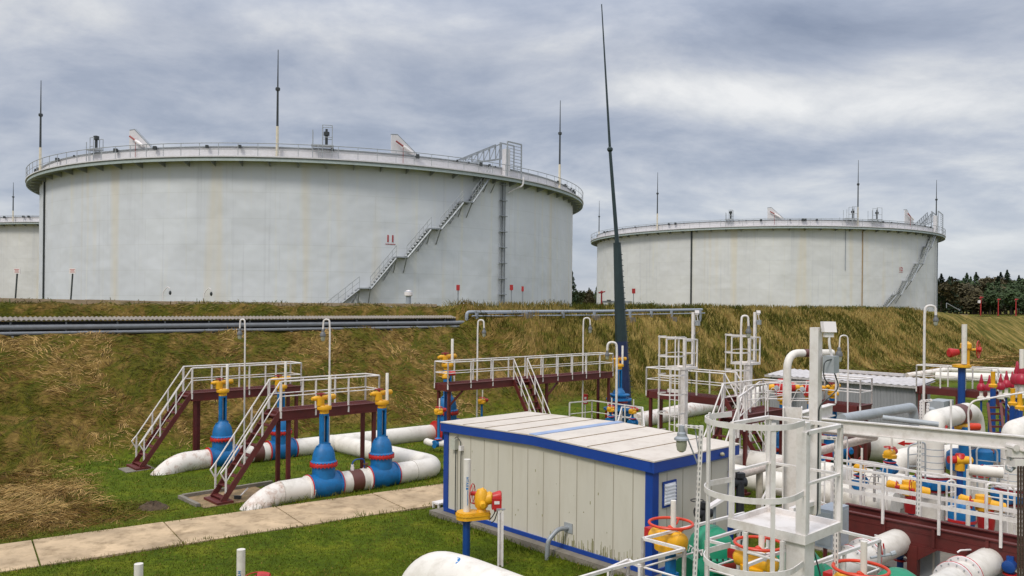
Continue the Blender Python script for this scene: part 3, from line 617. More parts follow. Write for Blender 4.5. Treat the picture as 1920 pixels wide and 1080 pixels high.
def hydrant(px, py, Y, label, box=False, mm=None):
    p = PD(px, py, Y); t = thing('fire_monitor', label, 'fire hydrant', (p.x, Y, 4.6), 'red fire hydrants on the embankment'); q = MB()
    q.lathe([(0.25, 0), (0.25, 0.1), (0.10, 0.12), (0.09, p.z - 4.9), (0.15, p.z - 4.88), (0.15, p.z - 4.7), (0.06, p.z - 4.6)], (p.x, Y, 4.6), n=10); q.build('standpipe', mm or SIGNRED, t)
    q = MB(); q.sweep([(p.x - 0.35, Y - 0.2, p.z - 0.25), (p.x, Y, p.z - 0.2), (p.x + 0.4, Y - 0.1, p.z - 0.1)], [0.09, 0.09, 0.07], 8); q.build('nozzle', mm or SIGNRED, t)
    if box: q = MB(); q.box((p.x - 0.35, Y - 0.1, p.z - 0.9), (0.35, 0.25, 0.5)); q.build('control_box', SIGNW, t)
hydrant(1128, 545, 92, 'bright red fire monitor before the left end of the far tank')
hydrant(1839, 556, 140, 'red fire hydrant with a white box on the grass by the wood', True)
hydrant(1872, 560, 160, 'second red hydrant along the wood, right of the one with a white box')
hydrant(1905, 560, 160, 'rightmost red hydrant, near the right edge of the picture')
def crook(px, py, Y, label, zb=4.6):
    p = PD(px, py, Y); t = thing('lamp', label, 'lamp', (p.x, Y, zb), 'small lamps before the nearest tank'); q = MB()
    q.sweep(bend([(p.x - 0.55, Y, zb), (p.x - 0.55, Y, p.z + 0.1), (p.x - 0.2, Y, p.z + 0.5), (p.x, Y, p.z + 0.35)], 0.3), 0.035, 6); q.build('post', SIGNW, t)
    q = MB(); q.lathe([(0.04, 0.2), (0.09, 0.12), (0.10, 0.02), (0.07, -0.08), (0.03, -0.12)], (p.x, Y, p.z), n=10); q.build('lamp_head', DARK, t)
crook(319, 550, 60, 'small hooked lamp before the nearest tank wall, left of its twin'); crook(396, 552, 60, 'small hooked lamp before the nearest tank wall, right of its twin')
p = PD(766, 548, 62); t = thing('vent_pipe', 'short white capped vent pipe at the foot of the nearest tank', 'vent', (p.x, 62, 4.6)); q = MB()
q.lathe([(0.2, 0), (0.2, p.z - 4.8), (0.3, p.z - 4.75), (0.3, p.z - 4.55), (0.1, p.z - 4.45)], (p.x, 62, 4.6), n=12); q.build('pipe', PGREY, t)
q = MB(); q.lathe([(0.24, 0), (0.32, 0.04), (0.32, 0.3), (0.2, 0.42), (0.02, 0.48)], (p.x, 62, p.z - 0.3), n=12); q.build('cap', SIGNW, t)
for (a, b, Y, lab) in (((1018, 573), (1032, 560), 74, 'small dark steel handrail on the crest by the right foot of the nearest tank'), ((1046, 572), (1052, 562), 74, 'lower steel step rail beside the dark handrail near the nearest tank'), ((1775, 568), (1800, 582), 112, 'grey crossover stair rail on the crest right of the far tank')):
    p, q2 = PD(*a, Y), PD(*b, Y); t = thing('step_rail', lab, 'handrail', (p.x, Y, min(p.z, q2.z) - 0.6)); q = MB()
    for dy_ in (0, 0.8):
        o = Vector((dy_ * 0.5, dy_, 0)); q.bar(p + o, q2 + o, 0.07, 0.07); q.bar(q2 + o, Vector((q2.x, Y, p.z - 0.9)) + o, 0.06, 0.06); q.bar(p + o, Vector((p.x, Y, p.z - 0.7)) + o, 0.06, 0.06)
    q.build('rail', GREY, t)
p = PD(1160, 566, 96); t = thing('pipe_stand', 'low grey pipe stand behind the mast before the far tank', 'pipe stand', (p.x, 96, 4.6)); q = MB()
q.bar((p.x - 2.0, 96, p.z), (p.x + 1.6, 96, p.z), 0.22, 0.22)
for k in range(5): q.bar((p.x - 1.9 + k * 0.85, 96, 4.6), (p.x - 1.9 + k * 0.85, 96, p.z), 0.1, 0.1)
q.build('frame', GREY, t)
q = MB(); q.box((p.x - 1.2, 95.8, p.z + 0.18), (0.5, 0.1, 0.12)); q.build('clamp', DARK, t)
# ---------------------------------------------------------------- gate valves with gear and indicator tube (built once, x along the pipe)
def make_valve(label, motor=False):
    t = proto('gate_valve', label, 'valve', 'blue gate valves'); X = Vector((1, 0, 0))
    q = MB(); q.lathe([(0.40, -0.52), (0.40, -0.47), (0.375, -0.45), (0.39, -0.25), (0.44, 0), (0.39, 0.25), (0.375, 0.45), (0.40, 0.47), (0.40, 0.52)], (0, 0, 0.30), X, 28)
    q.lathe([(0.36, 0.1), (0.35, 0.94), (0.40, 0.96), (0.40, 0.99)], n=28); b = q.build('valve_body', BLUE, t)
    for s_ in (-1, 1):
        q = MB(); q.lathe([(0.405, -0.016), (0.412, 0), (0.405, 0.016)], (0.53 * s_, 0, 0.30), X, 28); q.build('flange_rim', RED, b)
    q = MB(); q.lathe([(0.35, 0.925), (0.415, 0.93), (0.425, 0.955), (0.425, 1.0), (0.415, 1.02), (0.35, 1.03)], n=28)
    for k in range(22):
        a = k * 2 * math.pi / 22; q.lathe([(0.022, 0.90), (0.022, 1.055)], (0.40 * math.cos(a), 0.40 * math.sin(a), 0), n=6)
    q.build('bonnet_flange', RED, t)
    q = MB(); q.lathe([(0.40, 1.03), (0.40, 1.06), (0.355, 1.10), (0.345, 1.22), (0.31, 1.38), (0.25, 1.50), (0.16, 1.58), (0.14, 1.62)], n=28)
    q.box((0.13, 0, 1.55), (0.12, 0.16, 0.12)); q.box((-0.2, 0.0, 1.5), (0.08, 0.08, 0.12)); q.build('bonnet', BLUE, t)
    q = MB()
    for s_ in (-1, 1): q.box((s_ * 0.085, 0, 2.06), (0.055, 0.20, 0.98)); 
    q.box((0, 0.07, 2.06), (0.17, 0.03, 0.98)); q.lathe([(0.14, 1.56), (0.14, 1.66)], n=16); q.lathe([(0.13, 2.48), (0.13, 2.55)], n=16); q.build('yoke', BLUE, t)
    q = MB(); q.lathe([(0.035, 1.6), (0.035, 2.5)], n=8); q.build('stem', GREY, t)
    q = MB(); q.lathe([(0.14, 2.54), (0.145, 2.66), (0.215, 2.665), (0.225, 2.70), (0.225, 2.76), (0.205, 2.80), (0.12, 2.81)], n=22)
    for k in range(6):
        a = k * math.pi / 3; q.lathe([(0.02, 2.74), (0.02, 2.82)], (0.19 * math.cos(a), 0.19 * math.sin(a), 0), n=6)
    q.lathe([(0.12, 2.8), (0.13, 3.05)], (-0.14, 0, 0), n=14)
    if not motor:
        q.sweep([(-0.42, 0.03, 3.02), (-0.34, 0.03, 3.02), (-0.32, 0.03, 3.02), (0.22, 0.0, 3.04), (0.25, 0.0, 3.04), (0.36, 0, 3.04)], [0.05, 0.065, 0.075, 0.075, 0.09, 0.085], 12)
    q.build('gear_box', YEL, t)
    q = MB(); q.lathe([(0.05, 2.8), (0.05, 3.68), (0.045, 3.69)], (0.10, -0.14, 0), n=14); q.build('indicator_tube', PIPEW, t)
    if not motor:
        q = MB(); q.ring((-0.12, 0, 3.16), 0.14, 0.014, Z3, 18, 5)
        for k in range(3): a = k * math.pi / 3; q.tube((-0.12 - 0.14 * math.cos(a), -0.14 * math.sin(a), 3.16), (-0.12 + 0.14 * math.cos(a), 0.14 * math.sin(a), 3.16), 0.01, 5)
        q.lathe([(0.04, 3.05), (0.04, 3.19)], (-0.12, 0, 0), n=10); q.build('handwheel', mat('dull_red', (0.22, 0.012, 0.012), 0.5), t)
    else:
        q = MB(); q.sweep([(-0.36, 0, 3.15), (-0.34, 0, 3.15), (0.36, 0, 3.15), (0.38, 0, 3.15)], [0.1, 0.17, 0.17, 0.12], 16); q.box((-0.2, -0.1, 3.0), (0.25, 0.2, 0.25)); q.build('motor', RED, t)
        q = MB(); q.sweep([(-0.58, 0, 3.15), (-0.54, 0, 3.15), (-0.38, 0, 3.15)], [0.05, 0.1, 0.12], 12); q.build('end_cap', YEL, t); q = MB(); q.sweep([(0.58, 0, 3.15), (0.54, 0, 3.15), (0.38, 0, 3.15)], [0.05, 0.1, 0.12], 12); q.build('end_cap', YEL, t)
        q = MB(); q.ring((0, 0, 3.42), 0.2, 0.018, Z3, 18, 5); q.tube((-0.2, 0, 3.42), (0.2, 0, 3.42), 0.014, 5); q.tube((0, -0.2, 3.42), (0, 0.2, 3.42), 0.014, 5); q.lathe([(0.05, 3.3), (0.05, 3.46)], n=10); q.build('handwheel', RED, t)
    return t
PA, PB = 28.6, 22.15               # the two pipe lines of the left group
V1 = place(make_valve('blue gate valve farthest left, at the foot of the rear stair platform'), F(12.25, PA, 0), UA)
copy_of(V1, F(14.55, PA, 0), UA, label='blue gate valve on the rear pipe, half hidden behind the front platform legs')
copy_of(V1, F(12.72, PB, 0), UA, label='blue gate valve on the front pipe, nearest the rusty curved pipe end')
copy_of(V1, F(14.85, PB, 0), UA, label='blue gate valve on the front pipe, between the brown band and the white bend')
copy_of(V1, F(22.15, 27.9, 0), UA, 1.2, label='blue gate valve behind the left end of the long platform, by the cabin corner')
p = G(1160, 790); vm_ = copy_of(V1, (p.x, p.y, 0), R(20), 1.06, label='blue gate valve in front of the tall dark mast')
m = MB(); m.lathe([(0.42, 1.02), (0.62, 1.04), (0.62, 1.12), (0.40, 1.13), (0.36, 1.25), (0.52, 1.27), (0.52, 1.33), (0.3, 1.35)], n=26); m.lathe([(0.38, 0.55), (0.74, 0.58), (0.74, 0.66), (0.38, 0.69)], n=26); m.build('wide_flange', BLUE, vm_)
VM = place(make_valve('blue valve with a red motor drive, seen behind the caged ladder', True), G(1468, 893), R(5), 1.0)
p = G(1520, 880); copy_of(VM, (p.x, p.y, 0), R(10), 0.95, label='valve with a red motor drive, half hidden behind the tall white pole')
p = G(1561, 880); copy_of(V1, (p.x, p.y, 0.35), R(30), 0.9, label='blue valve with yellow gear at the small platform before the grey shed')

# ---------------------------------------------------------------- white pipelines of the left group
zc = 0.28
t = thing('rear_pipeline', 'large white pipe behind the valves, curving into the grass at its left end', 'pipeline', F(12, PA, 0))
m = MB(); m.sweep(bend([F(9.6, PA, -1.0), F(9.9, PA, -0.3), F(10.6, PA, zc), F(11.75, PA, zc)], 1.1, 9), 0.36, 28); m.build('buried_bend', RUSTW, t)
m = MB(); m.sweep([F(12.78, PA, zc), F(14.0, PA, zc)], 0.355, 28); m.build('pipe', PIPEW, t)
m = MB(); m.sweep([F(13.35, PA, zc), F(13.75, PA, zc)], 0.360, 28, cap=False); m.build('brown_band', BROWN, t)
m = MB(); m.sweep([F(15.07, PA, zc), F(21.6, PA - 0.4, zc)], 0.36, 28); m.build('pipe', PIPEW, t)
m = MB(); m.sweep([F(16.6, PA - 0.1, zc), F(16.75, PA - 0.1, zc)], 0.372, 28); m.build('weld_collar', PIPEW, t)
m = MB(); m.ring(F(15.12, PA, zc), 0.36, 0.02, U3, 28); m.build('red_rim', RED, t)
t = thing('front_pipeline', 'large white pipe nearest the path, with brown band and broad U bend', 'pipeline', F(13, PB, 0))
m = MB(); m.sweep(bend([F(9.9, PB, -1.1), F(10.2, PB, -0.3), F(10.95, PB, zc), F(12.2, PB, zc)], 1.2, 9), 0.36, 28); m.build('buried_bend', RUSTW, t)
m = MB(); m.sweep([F(11.25, PB, zc), F(12.25, PB, zc)], 0.362, 28); m.build('pipe', PIPEW, t)
m = MB(); m.sweep([F(13.2, PB, zc), F(14.38, PB, zc)], 0.355, 28); m.build('pipe', PIPEW, t)
m = MB(); m.sweep([F(13.6, PB, zc), F(14.02, PB, zc)], 0.360, 28, cap=False); m.build('brown_band', BROWN, t)
m = MB(); m.sweep(bend([F(15.35, PB, zc), F(17.3, PB, zc), F(17.0, PA - 0.3, zc)], 1.15, 12), 0.36, 28); m.build('u_bend', PIPEW, t)
m = MB(); m.lathe([(0.36, 0), (0.40, 0.02), (0.40, 0.14), (0.36, 0.16)], F(12.1, PB, zc), U3, 28); m.build('collar', PIPEW, t)
m = MB(); m.lathe([(0.36, 0), (0.39, 0.02), (0.39, 0.12), (0.36, 0.14)], F(14.25, PB, zc), U3, 28); m.build('collar', PIPEW, t)
for s_ in (11.25, 16.1): m = MB(); m.lathe([(0.358, 0), (0.368, 0.015), (0.358, 0.03)], F(s_, PB, zc), U3, 28); m.build('weld_seam', mat('weld_grey', (0.36, 0.32, 0.28), 0.7, var=0.3), t)
m = MB(); o = F(13.75, PB, 0.6); m.sweep(bend([o + U3 * -0.02, o + Z3 * 0.36, o + Z3 * 0.36 + U3 * 0.45, o + U3 * 0.45 + Z3 * 0.05], 0.2), 0.025, 7); m.build('bleed_tube', DBLUE, t)
m = MB(); m.box(o + Z3 * 0.05, (0.1, 0.1, 0.14)); m.lathe([(0.05, 0), (0.05, 0.12)], o + Z3 * 0.1, n=8); m.build('bleed_cock', SIGNW, t)
m = MB(); m.lathe([(0.05, 0), (0.05, 0.15), (0.09, 0.16), (0.09, 0.2)], o + U3 * 0.5, n=8); m.build('small_valve', mat('brass_brown', (0.14, 0.08, 0.03), 0.5), t)
# dark soil between and pit border by the stair foot
t = thing('pit_border', 'low concrete border round the bare patch at the foot of the front stair', 'border', F(9.8, 23.6, 0))
m = MB(); m.fbox(9.3, 12.2, 24.5, 24.62, -0.1, 0.12); m.fbox(9.18, 9.3, 23.2, 24.62, -0.1, 0.10); m.build('concrete_edge', CONCG, t)
m = MB(); m.fbox(9.3, 11.6, 22.9, 24.5, -0.1, 0.025); struct(m.build('bare_soil', mat('sandy_soil', (0.26, 0.17, 0.09), 0.95, var=0.3, dirt=0.8, dirtcol=(0.10, 0.10, 0.02), bump=0.8)))
m = MB(); m.fbox(9.2, 10.2, 29.4, 30.3, -0.2, 0.025); struct(m.build('stair_slab', CONCG))
mo = MB(); rr = random.Random(3); c = G(287, 953); vs = []
for i in range(9):
    for j in range(24):
        a = j * 2 * math.pi / 24; k = i / 8; r_ = 0.5 * k; vs.append(c + Vector((math.cos(a) * r_, math.sin(a) * r_ * 0.8, (0.2 * (1 - k * k)) * (1 + rr.uniform(-0.25, 0.25)) - 0.03)))
mo.add(vs, [(i * 24 + j, i * 24 + (j + 1) % 24, (i + 1) * 24 + (j + 1) % 24, (i + 1) * 24 + j) for i in range(8) for j in range(24)])
mo = tag(mo.build('soil_mound', SOIL), 'small brown mole mound in the lawn above the slab path', 'soil mound')
t = thing('sledgehammer', 'small steel tool leaning by the rusty pipe end at the front stair foot', 'tool', G(450, 935)); o = G(447, 937)
m = MB(); m.tube(o + Vector((0, 0, 0.05)), o + Vector((0.2, 0.25, 0.3)), 0.022, 6); m.build('handle', SIGNW, t)
m = MB(); m.box(o + Vector((-0.02, 0, 0.08)), (0.2, 0.09, 0.09)); m.build('head', DARK, t)

# ---------------------------------------------------------------- service platforms with stairs
def rail_line(pts, h=1.0, r=0.022, mids=(0.5,), post_every=1.1, ends=True, drop=0.0, q=None, sq=False):
    q = q or MB(); pts = [Vector(p) for p in pts]
    for a, b in zip(pts, pts[1:]):
        (q.bar if sq else q.tube)(a + Z3 * h, b + Z3 * h, *((r * 2, r * 2) if sq else (r * 1.15, 7)))
        for mm_ in mids: q.tube(a + Z3 * h * mm_, b + Z3 * h * mm_, r * 0.8, 5)
        n = max(1, round((b - a).length / post_every))
        for k in range(n + 1):
            p = a.lerp(b, k / n); q.bar(p - Z3 * drop, p + Z3 * h, r * 2.1, r * 2.1)
    return q
def platform(name, label, s0, s1, w0, w1, zd, legs, stair=None, gaps=(), beam=0.30, group='dark red service platforms with white rails', ends=(True, True), railh=0.92):
    """stair: (side, a, run, width) side 's-','s+' or 'w-': flight leaving the deck there"""
    t = thing(name, label, 'platform', F((s0 + s1) / 2, (w0 + w1) / 2, 0), group)
    for w in (w0, w1 - 0.07):
        m = MB(); m.fbox(s0, s1, w, w + 0.07, zd - beam, zd)
        m.fbox(s0, s1, w - 0.035, w + 0.105, zd - 0.022, zd + 0.003); m.fbox(s0, s1, w - 0.035, w + 0.105, zd - beam - 0.003, zd - beam + 0.02); m.build('beam', REDB, t)
    m = MB(); m.fbox(s0 + 0.002, s0 + 0.07, w0 + 0.11, w1 - 0.11, zd - beam, zd - 0.03); m.build('cross_beam', REDB, t); m = MB(); m.fbox(s1 - 0.07, s1 - 0.002, w0 + 0.11, w1 - 0.11, zd - beam, zd - 0.03); m.build('cross_beam', REDB, t)
    m = MB(); n = int((s1 - s0) / 0.09)
    for k in range(n): m.fbox(s0 + 0.08 + k * 0.09, s0 + 0.11 + k * 0.09, w0 + 0.12, w1 - 0.12, zd - 0.05, zd - 0.01)
    m.build('grating', REDB, t)
    for (s, w) in legs:
        m = MB(); m.fbox(s - 0.06, s + 0.06, w - 0.05, w + 0.05, 0.02, zd - beam - 0.004); m.fbox(s - 0.14, s + 0.14, w - 0.14, w + 0.14, -0.05, 0.05); m.build('leg', REDB, t)
    d_ = 0.22
    side, a, run, wid = stair if stair else (None, 0, 0, 0)
    segs = []
    if side == 'w-': segs += [[F(s0, w0, zd), F(a - wid / 2, w0, zd)], [F(a + wid / 2, w0, zd), F(s1, w0, zd)]]
    else: segs += [[F(s0, w0, zd), F(s1, w0, zd)]]
    for sg_ in segs:
        rail_line(sg_, railh, drop=d_).build('railing', WHITE, t)
    rail_line([F(s0, w1, zd), F(s1, w1, zd)], railh, drop=d_).build('railing', WHITE, t)
    if ends[1] and side != 's+': rail_line([F(s1, w0, zd), F(s1, w1, zd)], railh, drop=0).build('railing', WHITE, t)
    if ends[0] and side != 's-': rail_line([F(s0, w0, zd), F(s0, w1, zd)], railh, drop=0).build('railing', WHITE, t)
    if stair:
        if side == 's-': fn = lambda u, v: F(s0 - u, w0 + 0.05 + v * (w1 - w0 - 0.1), 0)
        elif side == 's+': fn = lambda u, v: F(s1 + u, w0 + 0.05 + v * (w1 - w0 - 0.1), 0)
        else: fn = lambda u, v: F(a + (v - 0.5) * wid, w0 - u, 0)
        n = 9; fl = MB()
        for v in (0, 1):
            A, B = fn(0, v) + Z3 * (zd - 0.05), fn(run, v) + Z3 * 0.08
            fl.bar(A, B, 0.05, 0.17)
        sf = fl.build('staircase', REDB, t)
        for k in range(n):
            f_ = (k + 0.6) / n; A = fn(run * f_, 0) + Z3 * (zd * (1 - f_) + 0.04); B = fn(run * f_, 1) + Z3 * (zd * (1 - f_) + 0.04)
            x = MB(); x.bar(A, B, 0.20, 0.03); x.build('tread', REDB, sf)
        x = MB(); A = fn(run * 0.98, 0.5); dd = (fn(1, 0.5) - fn(0, 0.5)).normalized(); x.box(A + Z3 * 0.04, (0.5, (fn(0, 1) - fn(0, 0)).length + 0.25, 0.1), dd, Z3.cross(dd)); x.build('foot_plate', REDB, sf)
        for v in (0, 1):
            h = MB(); A, B = fn(0.0, v) + Z3 * zd, fn(run * 0.95, v) + Z3 * (zd * 0.05 + 0.05)
            h.tube(A + Z3 * railh, B + Z3 * railh, 0.025, 7); h.tube(A + Z3 * railh * 0.5, B + Z3 * railh * 0.5, 0.018, 6)
            e_ = B + (fn(1, v) - fn(0, v)).normalized() * 0.16
            h.tube(B + Z3 * railh, e_ + Z3 * railh * 0.8, 0.025, 6); h.tube(e_ + Z3 * railh * 0.8, B + Z3 * railh * 0.5, 0.022, 6)
            for f_ in (0.0, 0.34, 0.67, 1.0):
                p = A.lerp(B, f_); h.bar(p, p + Z3 * railh, 0.045, 0.045)
            h.build('stair_rail', WHITE, t)
    return t
platform('service_platform', 'rear left dark red platform with white rails and a stair', 11.5, 15.9, 29.55, 30.45, 2.6,
         [(11.65, 29.65), (12.05, 30.35), (15.75, 29.65), (15.75, 30.35)], ('s-', 0, 1.75, 0.9))
platform('service_platform', 'front left dark red platform, its stair ending beside the rusty pipe end', 11.7, 15.3, 23.0, 23.85, 2.6,
         [(12.0, 23.08), (12.0, 23.77), (15.15, 23.08), (15.15, 23.77)], ('s-', 0, 1.8, 0.9))
pc = platform('service_platform', 'long dark red platform with white rails right behind the cabin', 20.9, 31.6, 26.3, 27.2, 2.6,
         [(21.05, 26.4), (21.05, 27.1), (26.9, 26.4), (26.9, 27.1), (31.4, 26.4), (31.4, 27.1)], ('w-', 25.1, 1.6, 0.85))
for q_ in (21.05, 26.9): m = MB(); m.bar(F(q_, 26.36, 1.7), F(q_ + 0.7, 26.36, 2.28), 0.07, 0.07); m.build('knee_brace', REDB, pc)
sC, wC = SW(PD(1237, 727, 33.2)); platform('service_platform', 'small dark red platform behind the first caged ladder, stair to its right', sC - 0.9, sC, wC - 3.6, wC, 2.55,
         [(sC - 0.8, wC - 0.15), (sC - 0.1, wC - 0.15), (sC - 0.8, wC - 3.4), (sC - 0.1, wC - 3.4)], ('w-', sC - 0.45, 1.7, 0.8))
sH, wH = SW(G(1400, 775, 2.6)); platform('service_platform', 'dark red platform behind the caged ladder in front, beside the red motor valve', sH, sH + 2.6, wH, wH + 0.9, 2.55,
         [(sH + 0.1, wH + 0.1), (sH + 0.55, wH + 0.8), (sH + 2.4, wH + 0.1)], ('s-', 0, 1.7, 0.8))
sI, wI = SW(G(1546, 746, 2.6)); platform('service_platform', 'small dark red platform in front of the grey shed wall', sI - 0.95, sI, wI - 1.75, wI, 2.55,
         [(sI - 0.9, wI - 0.1), (sI - 0.9, wI - 1.6), (sI - 0.1, wI - 1.6)])
sD, wD = SW(G(1733, 722, 2.6)); platform('service_platform', 'dark red platform at the right, round the tall white indicator tube', sD - 0.9, sD, wD - 2.9, wD, 2.6,
         [(sD - 0.8, wD - 0.1), (sD - 0.1, wD - 0.1), (sD - 0.8, wD - 1.6), (sD - 0.1, wD - 2.7)], ('w-', sD - 0.45, 1.6, 0.8))

# ---------------------------------------------------------------- the tall lightning mast
b0 = G(1172, 765); YM = b0.y
t = thing('lightning_mast', 'very tall dark green mast rising to the top of the picture', 'mast', tuple(b0))
def mp_(px, py): return PD(px, py, YM)
k1, k2, k3, k4 = mp_(1165, 640), mp_(1157, 455), mp_(1144, 285), mp_(1128, 8)
m = MB(); m.sweep([b0, k1], [0.40, 0.36], 8); m.build('lower_shaft', NAVY, t)
m = MB(); m.sweep([k1, k2], [0.36, 0.22], 8); m.build('shaft', DGREEN, t)
m = MB(); m.sweep([k2 - Z3 * 0.05, k2, k2.lerp(k3, 0.06), k3], [0.24, 0.13, 0.12, 0.09], 8); ts = m.build('upper_tube', DGREEN, t)
m = MB(); m.sweep([k3, k3.lerp(k4, 0.012), k3.lerp(k4, 0.024), k3.lerp(k4, 0.036), k4], [0.09, 0.17, 0.17, 0.075, 0.03], 8); m.build('tip_rod', DGREEN, t)
m = MB()
for k in range(26):
    p = b0.lerp(k2, 0.1 + 0.86 * k / 26); m.bar(p + Vector((0.3, -0.3, 0)) * (1 - k / 60), p + Vector((0.42, -0.42, 0)) * (1 - k / 60), 0.04, 0.04)
m.build('step_pegs', DGREEN, t)

# ---------------------------------------------------------------- cabin
S0, S1, W0, W1, HZ = 14.05, 17.3, 10.55, 17.8, 2.62
t = thing('equipment_cabin', 'long cream equipment cabin with blue edges and a pale low-pitched roof', 'cabin', F((S0 + S1) / 2, (W0 + W1) / 2, 0))
m = MB(); m.fbox(S0 + 0.03, S1 - 0.03, W0 + 0.03, W1 - 0.03, 0.22, HZ - 0.08); wl = m.build('wall', CREAM, t)
m = MB(); nP = 13
for k in range(1, nP):
    w = W0 + (W1 - W0) * k / nP
    m.fbox(S0 + 0.024, S0 + 0.03, w - 0.008, w + 0.008, 0.24, HZ - 0.26)
for s_ in (S0 + 0.55, S0 + 1.15, S0 + 2.3): m.fbox(s_, s_ + 0.014, W0 + 0.024, W0 + 0.03, 0.24, HZ - 0.26)
m.build('panel_seam', mat('seam', (0.33, 0.29, 0.22), 0.8), wl)
m = MB(); rs = random.Random(8)
for k in range(150):
    w = W0 + 0.3 + 2.8 * rs.random(); z = 0.24; m.fbox(S0 + 0.027, S0 + 0.0295, w, w + rs.uniform(0.006, 0.02), z, z + rs.random() ** 2 * 0.32 + 0.02)
for k in range(16):
    w = rs.uniform(W0 + 0.2, W1 - 0.3); z = rs.uniform(0.4, 2.0); q_ = rs.uniform(0.008, 0.022); m.fbox(S0 + 0.026, S0 + 0.0295, w, w + q_, z, z + q_ * rs.uniform(1, 4))
m.build('mildew_stain', mat('mildew', (0.28, 0.26, 0.13), 0.8, var=0.3), wl)
for (s, w) in ((S0, W0), (S0, W1 - 0.16), (S1 - 0.16, W0), (S1 - 0.16, W1 - 0.16)): m = MB(); m.fbox(s - (0.06 if s > S0 else 0), s + (0.16 if s > S0 else 0.22), w, w + 0.20, 0.22, HZ - 0.2); m.build('corner_post', CBLUE, t)
m = MB(); zr = HZ + 0.0; rg_ = 0.10; wm = (W0 + W1) / 2
for s_ in (S0 - 0.03, S1 + 0.03):
    for a, b in ((W0 - 0.03, wm), (wm, W1 + 0.03)):
        za_, zb_ = (HZ - 0.1 + (rg_ if a == wm else 0)), (HZ - 0.1 + (rg_ if b == wm else 0)); m.bar(F(s_, a, za_), F(s_, b, zb_), 0.1, 0.26)
m.bar(F(S0 - 0.08, W0 - 0.04, HZ - 0.103), F(S1 + 0.08, W0 - 0.04, HZ - 0.103), 0.1, 0.26); m.bar(F(S0 - 0.08, W1 + 0.04, HZ - 0.103), F(S1 + 0.08, W1 + 0.04, HZ - 0.103), 0.1, 0.26)
m.build('fascia', CBLUE, t)
m = MB(); m.fbox(S0 - 0.01, S1 + 0.01, W0 - 0.01, W1 + 0.01, 0.14, 0.24); m.build('base_rail', CBLUE, t)
m = MB(); m.fbox(S0 - 0.25, S1 + 0.2, W0 - 0.3, W1 + 0.35, -0.3, 0.135); m.build('foundation', CONCG, t)
m = MB(); zz = HZ + 0.035; a = [F(S0 - 0.09, W0 - 0.1, zz), F(S0 - 0.09, wm, zz + rg_), F(S0 - 0.09, W1 + 0.1, zz), F(S1 + 0.09, W0 - 0.1, zz), F(S1 + 0.09, wm, zz + rg_), F(S1 + 0.09, W1 + 0.1, zz)]
m.add(a + [v - Z3 * 0.03 for v in a], [(0, 3, 4, 1), (1, 4, 5, 2), (6, 7, 10, 9), (7, 8, 11, 10), (0, 1, 7, 6), (1, 2, 8, 7), (3, 9, 10, 4), (4, 10, 11, 5), (0, 6, 9, 3), (2, 5, 11, 8)])
rf = m.build('roof', ROOFM, t)
m = MB()
for k in (1, 2, 3, 5, 6, 7):
    w = W0 + (W1 - W0) * k / 8; z = zz + rg_ * (1 - abs(w - wm) / ((W1 - W0) / 2)); m.fbox(S0 - 0.08, S1 + 0.08, w - 0.012, w + 0.012, z, z + 0.012)
m.build('roof_seam', mat('roof_seam_brown', (0.20, 0.13, 0.06), 0.8, var=0.3), rf)
m = MB(); m.fbox(S0 - 0.085, S1 + 0.085, wm - 0.13, wm + 0.13, zz + rg_ - 0.003, zz + rg_ + 0.014); m.build('ridge_strip', mat('faded_blue', (0.25, 0.33, 0.50), 0.6, dirt=0.4, dirtcol=(0.45, 0.42, 0.42)), rf)
# louvred vent near the right-hand corner
m = MB(); m.fbox(S0 + 0.38, S0 + 0.88, W0 + 0.0, W0 + 0.022, 1.55, 2.12); v = m.build('vent_frame', CBLUE, t)
m = MB(); m.fbox(S0 + 0.43, S0 + 0.83, W0 - 0.012, W0 - 0.002, 1.60, 2.07)
for k in range(6): m.fbox(S0 + 0.44, S0 + 0.82, W0 - 0.035, W0 - 0.013, 1.625 + k * 0.075, 1.655 + k * 0.075)
m.build('louvre', mat('louvre_white', (0.8, 0.8, 0.82), 0.4), v)
m = MB(); m.fbox(S0 + 0.2, S1 - 0.02, W0 + 0.0, W0 + 0.02, HZ - 0.30, HZ - 0.27); m.build('trim', PGREY, t)
# junction box and conduits near the left end of the long wall
m = MB(); m.fbox(S0 - 0.10, S0 + 0.025, 17.22, 17.42, 1.95, 2.25); m.build('junction_box', mat('box_beige', (0.45, 0.45, 0.38), 0.5), t)
m = MB(); m.fbox(S0 - 0.08, S0 + 0.025, 16.98, 17.08, 1.95, 2.08); m.build('junction_box', SIGNW, t)
m = MB(); m.tube(F(S0 - 0.04, 17.25, 0.15), F(S0 - 0.04, 17.25, 1.95), 0.015, 6); m.tube(F(S0 - 0.04, 17.02, 0.3), F(S0 - 0.04, 17.02, 1.95), 0.015, 6)
m.sweep(bend([F(S0 - 0.04, 17.3, 2.25), F(S0 - 0.04, 17.2, 2.32), F(S0 - 0.04, 17.05, 2.2), F(S0 - 0.04, 17.03, 2.08)], 0.05), 0.012, 6); m.build('conduit', DARK, t)
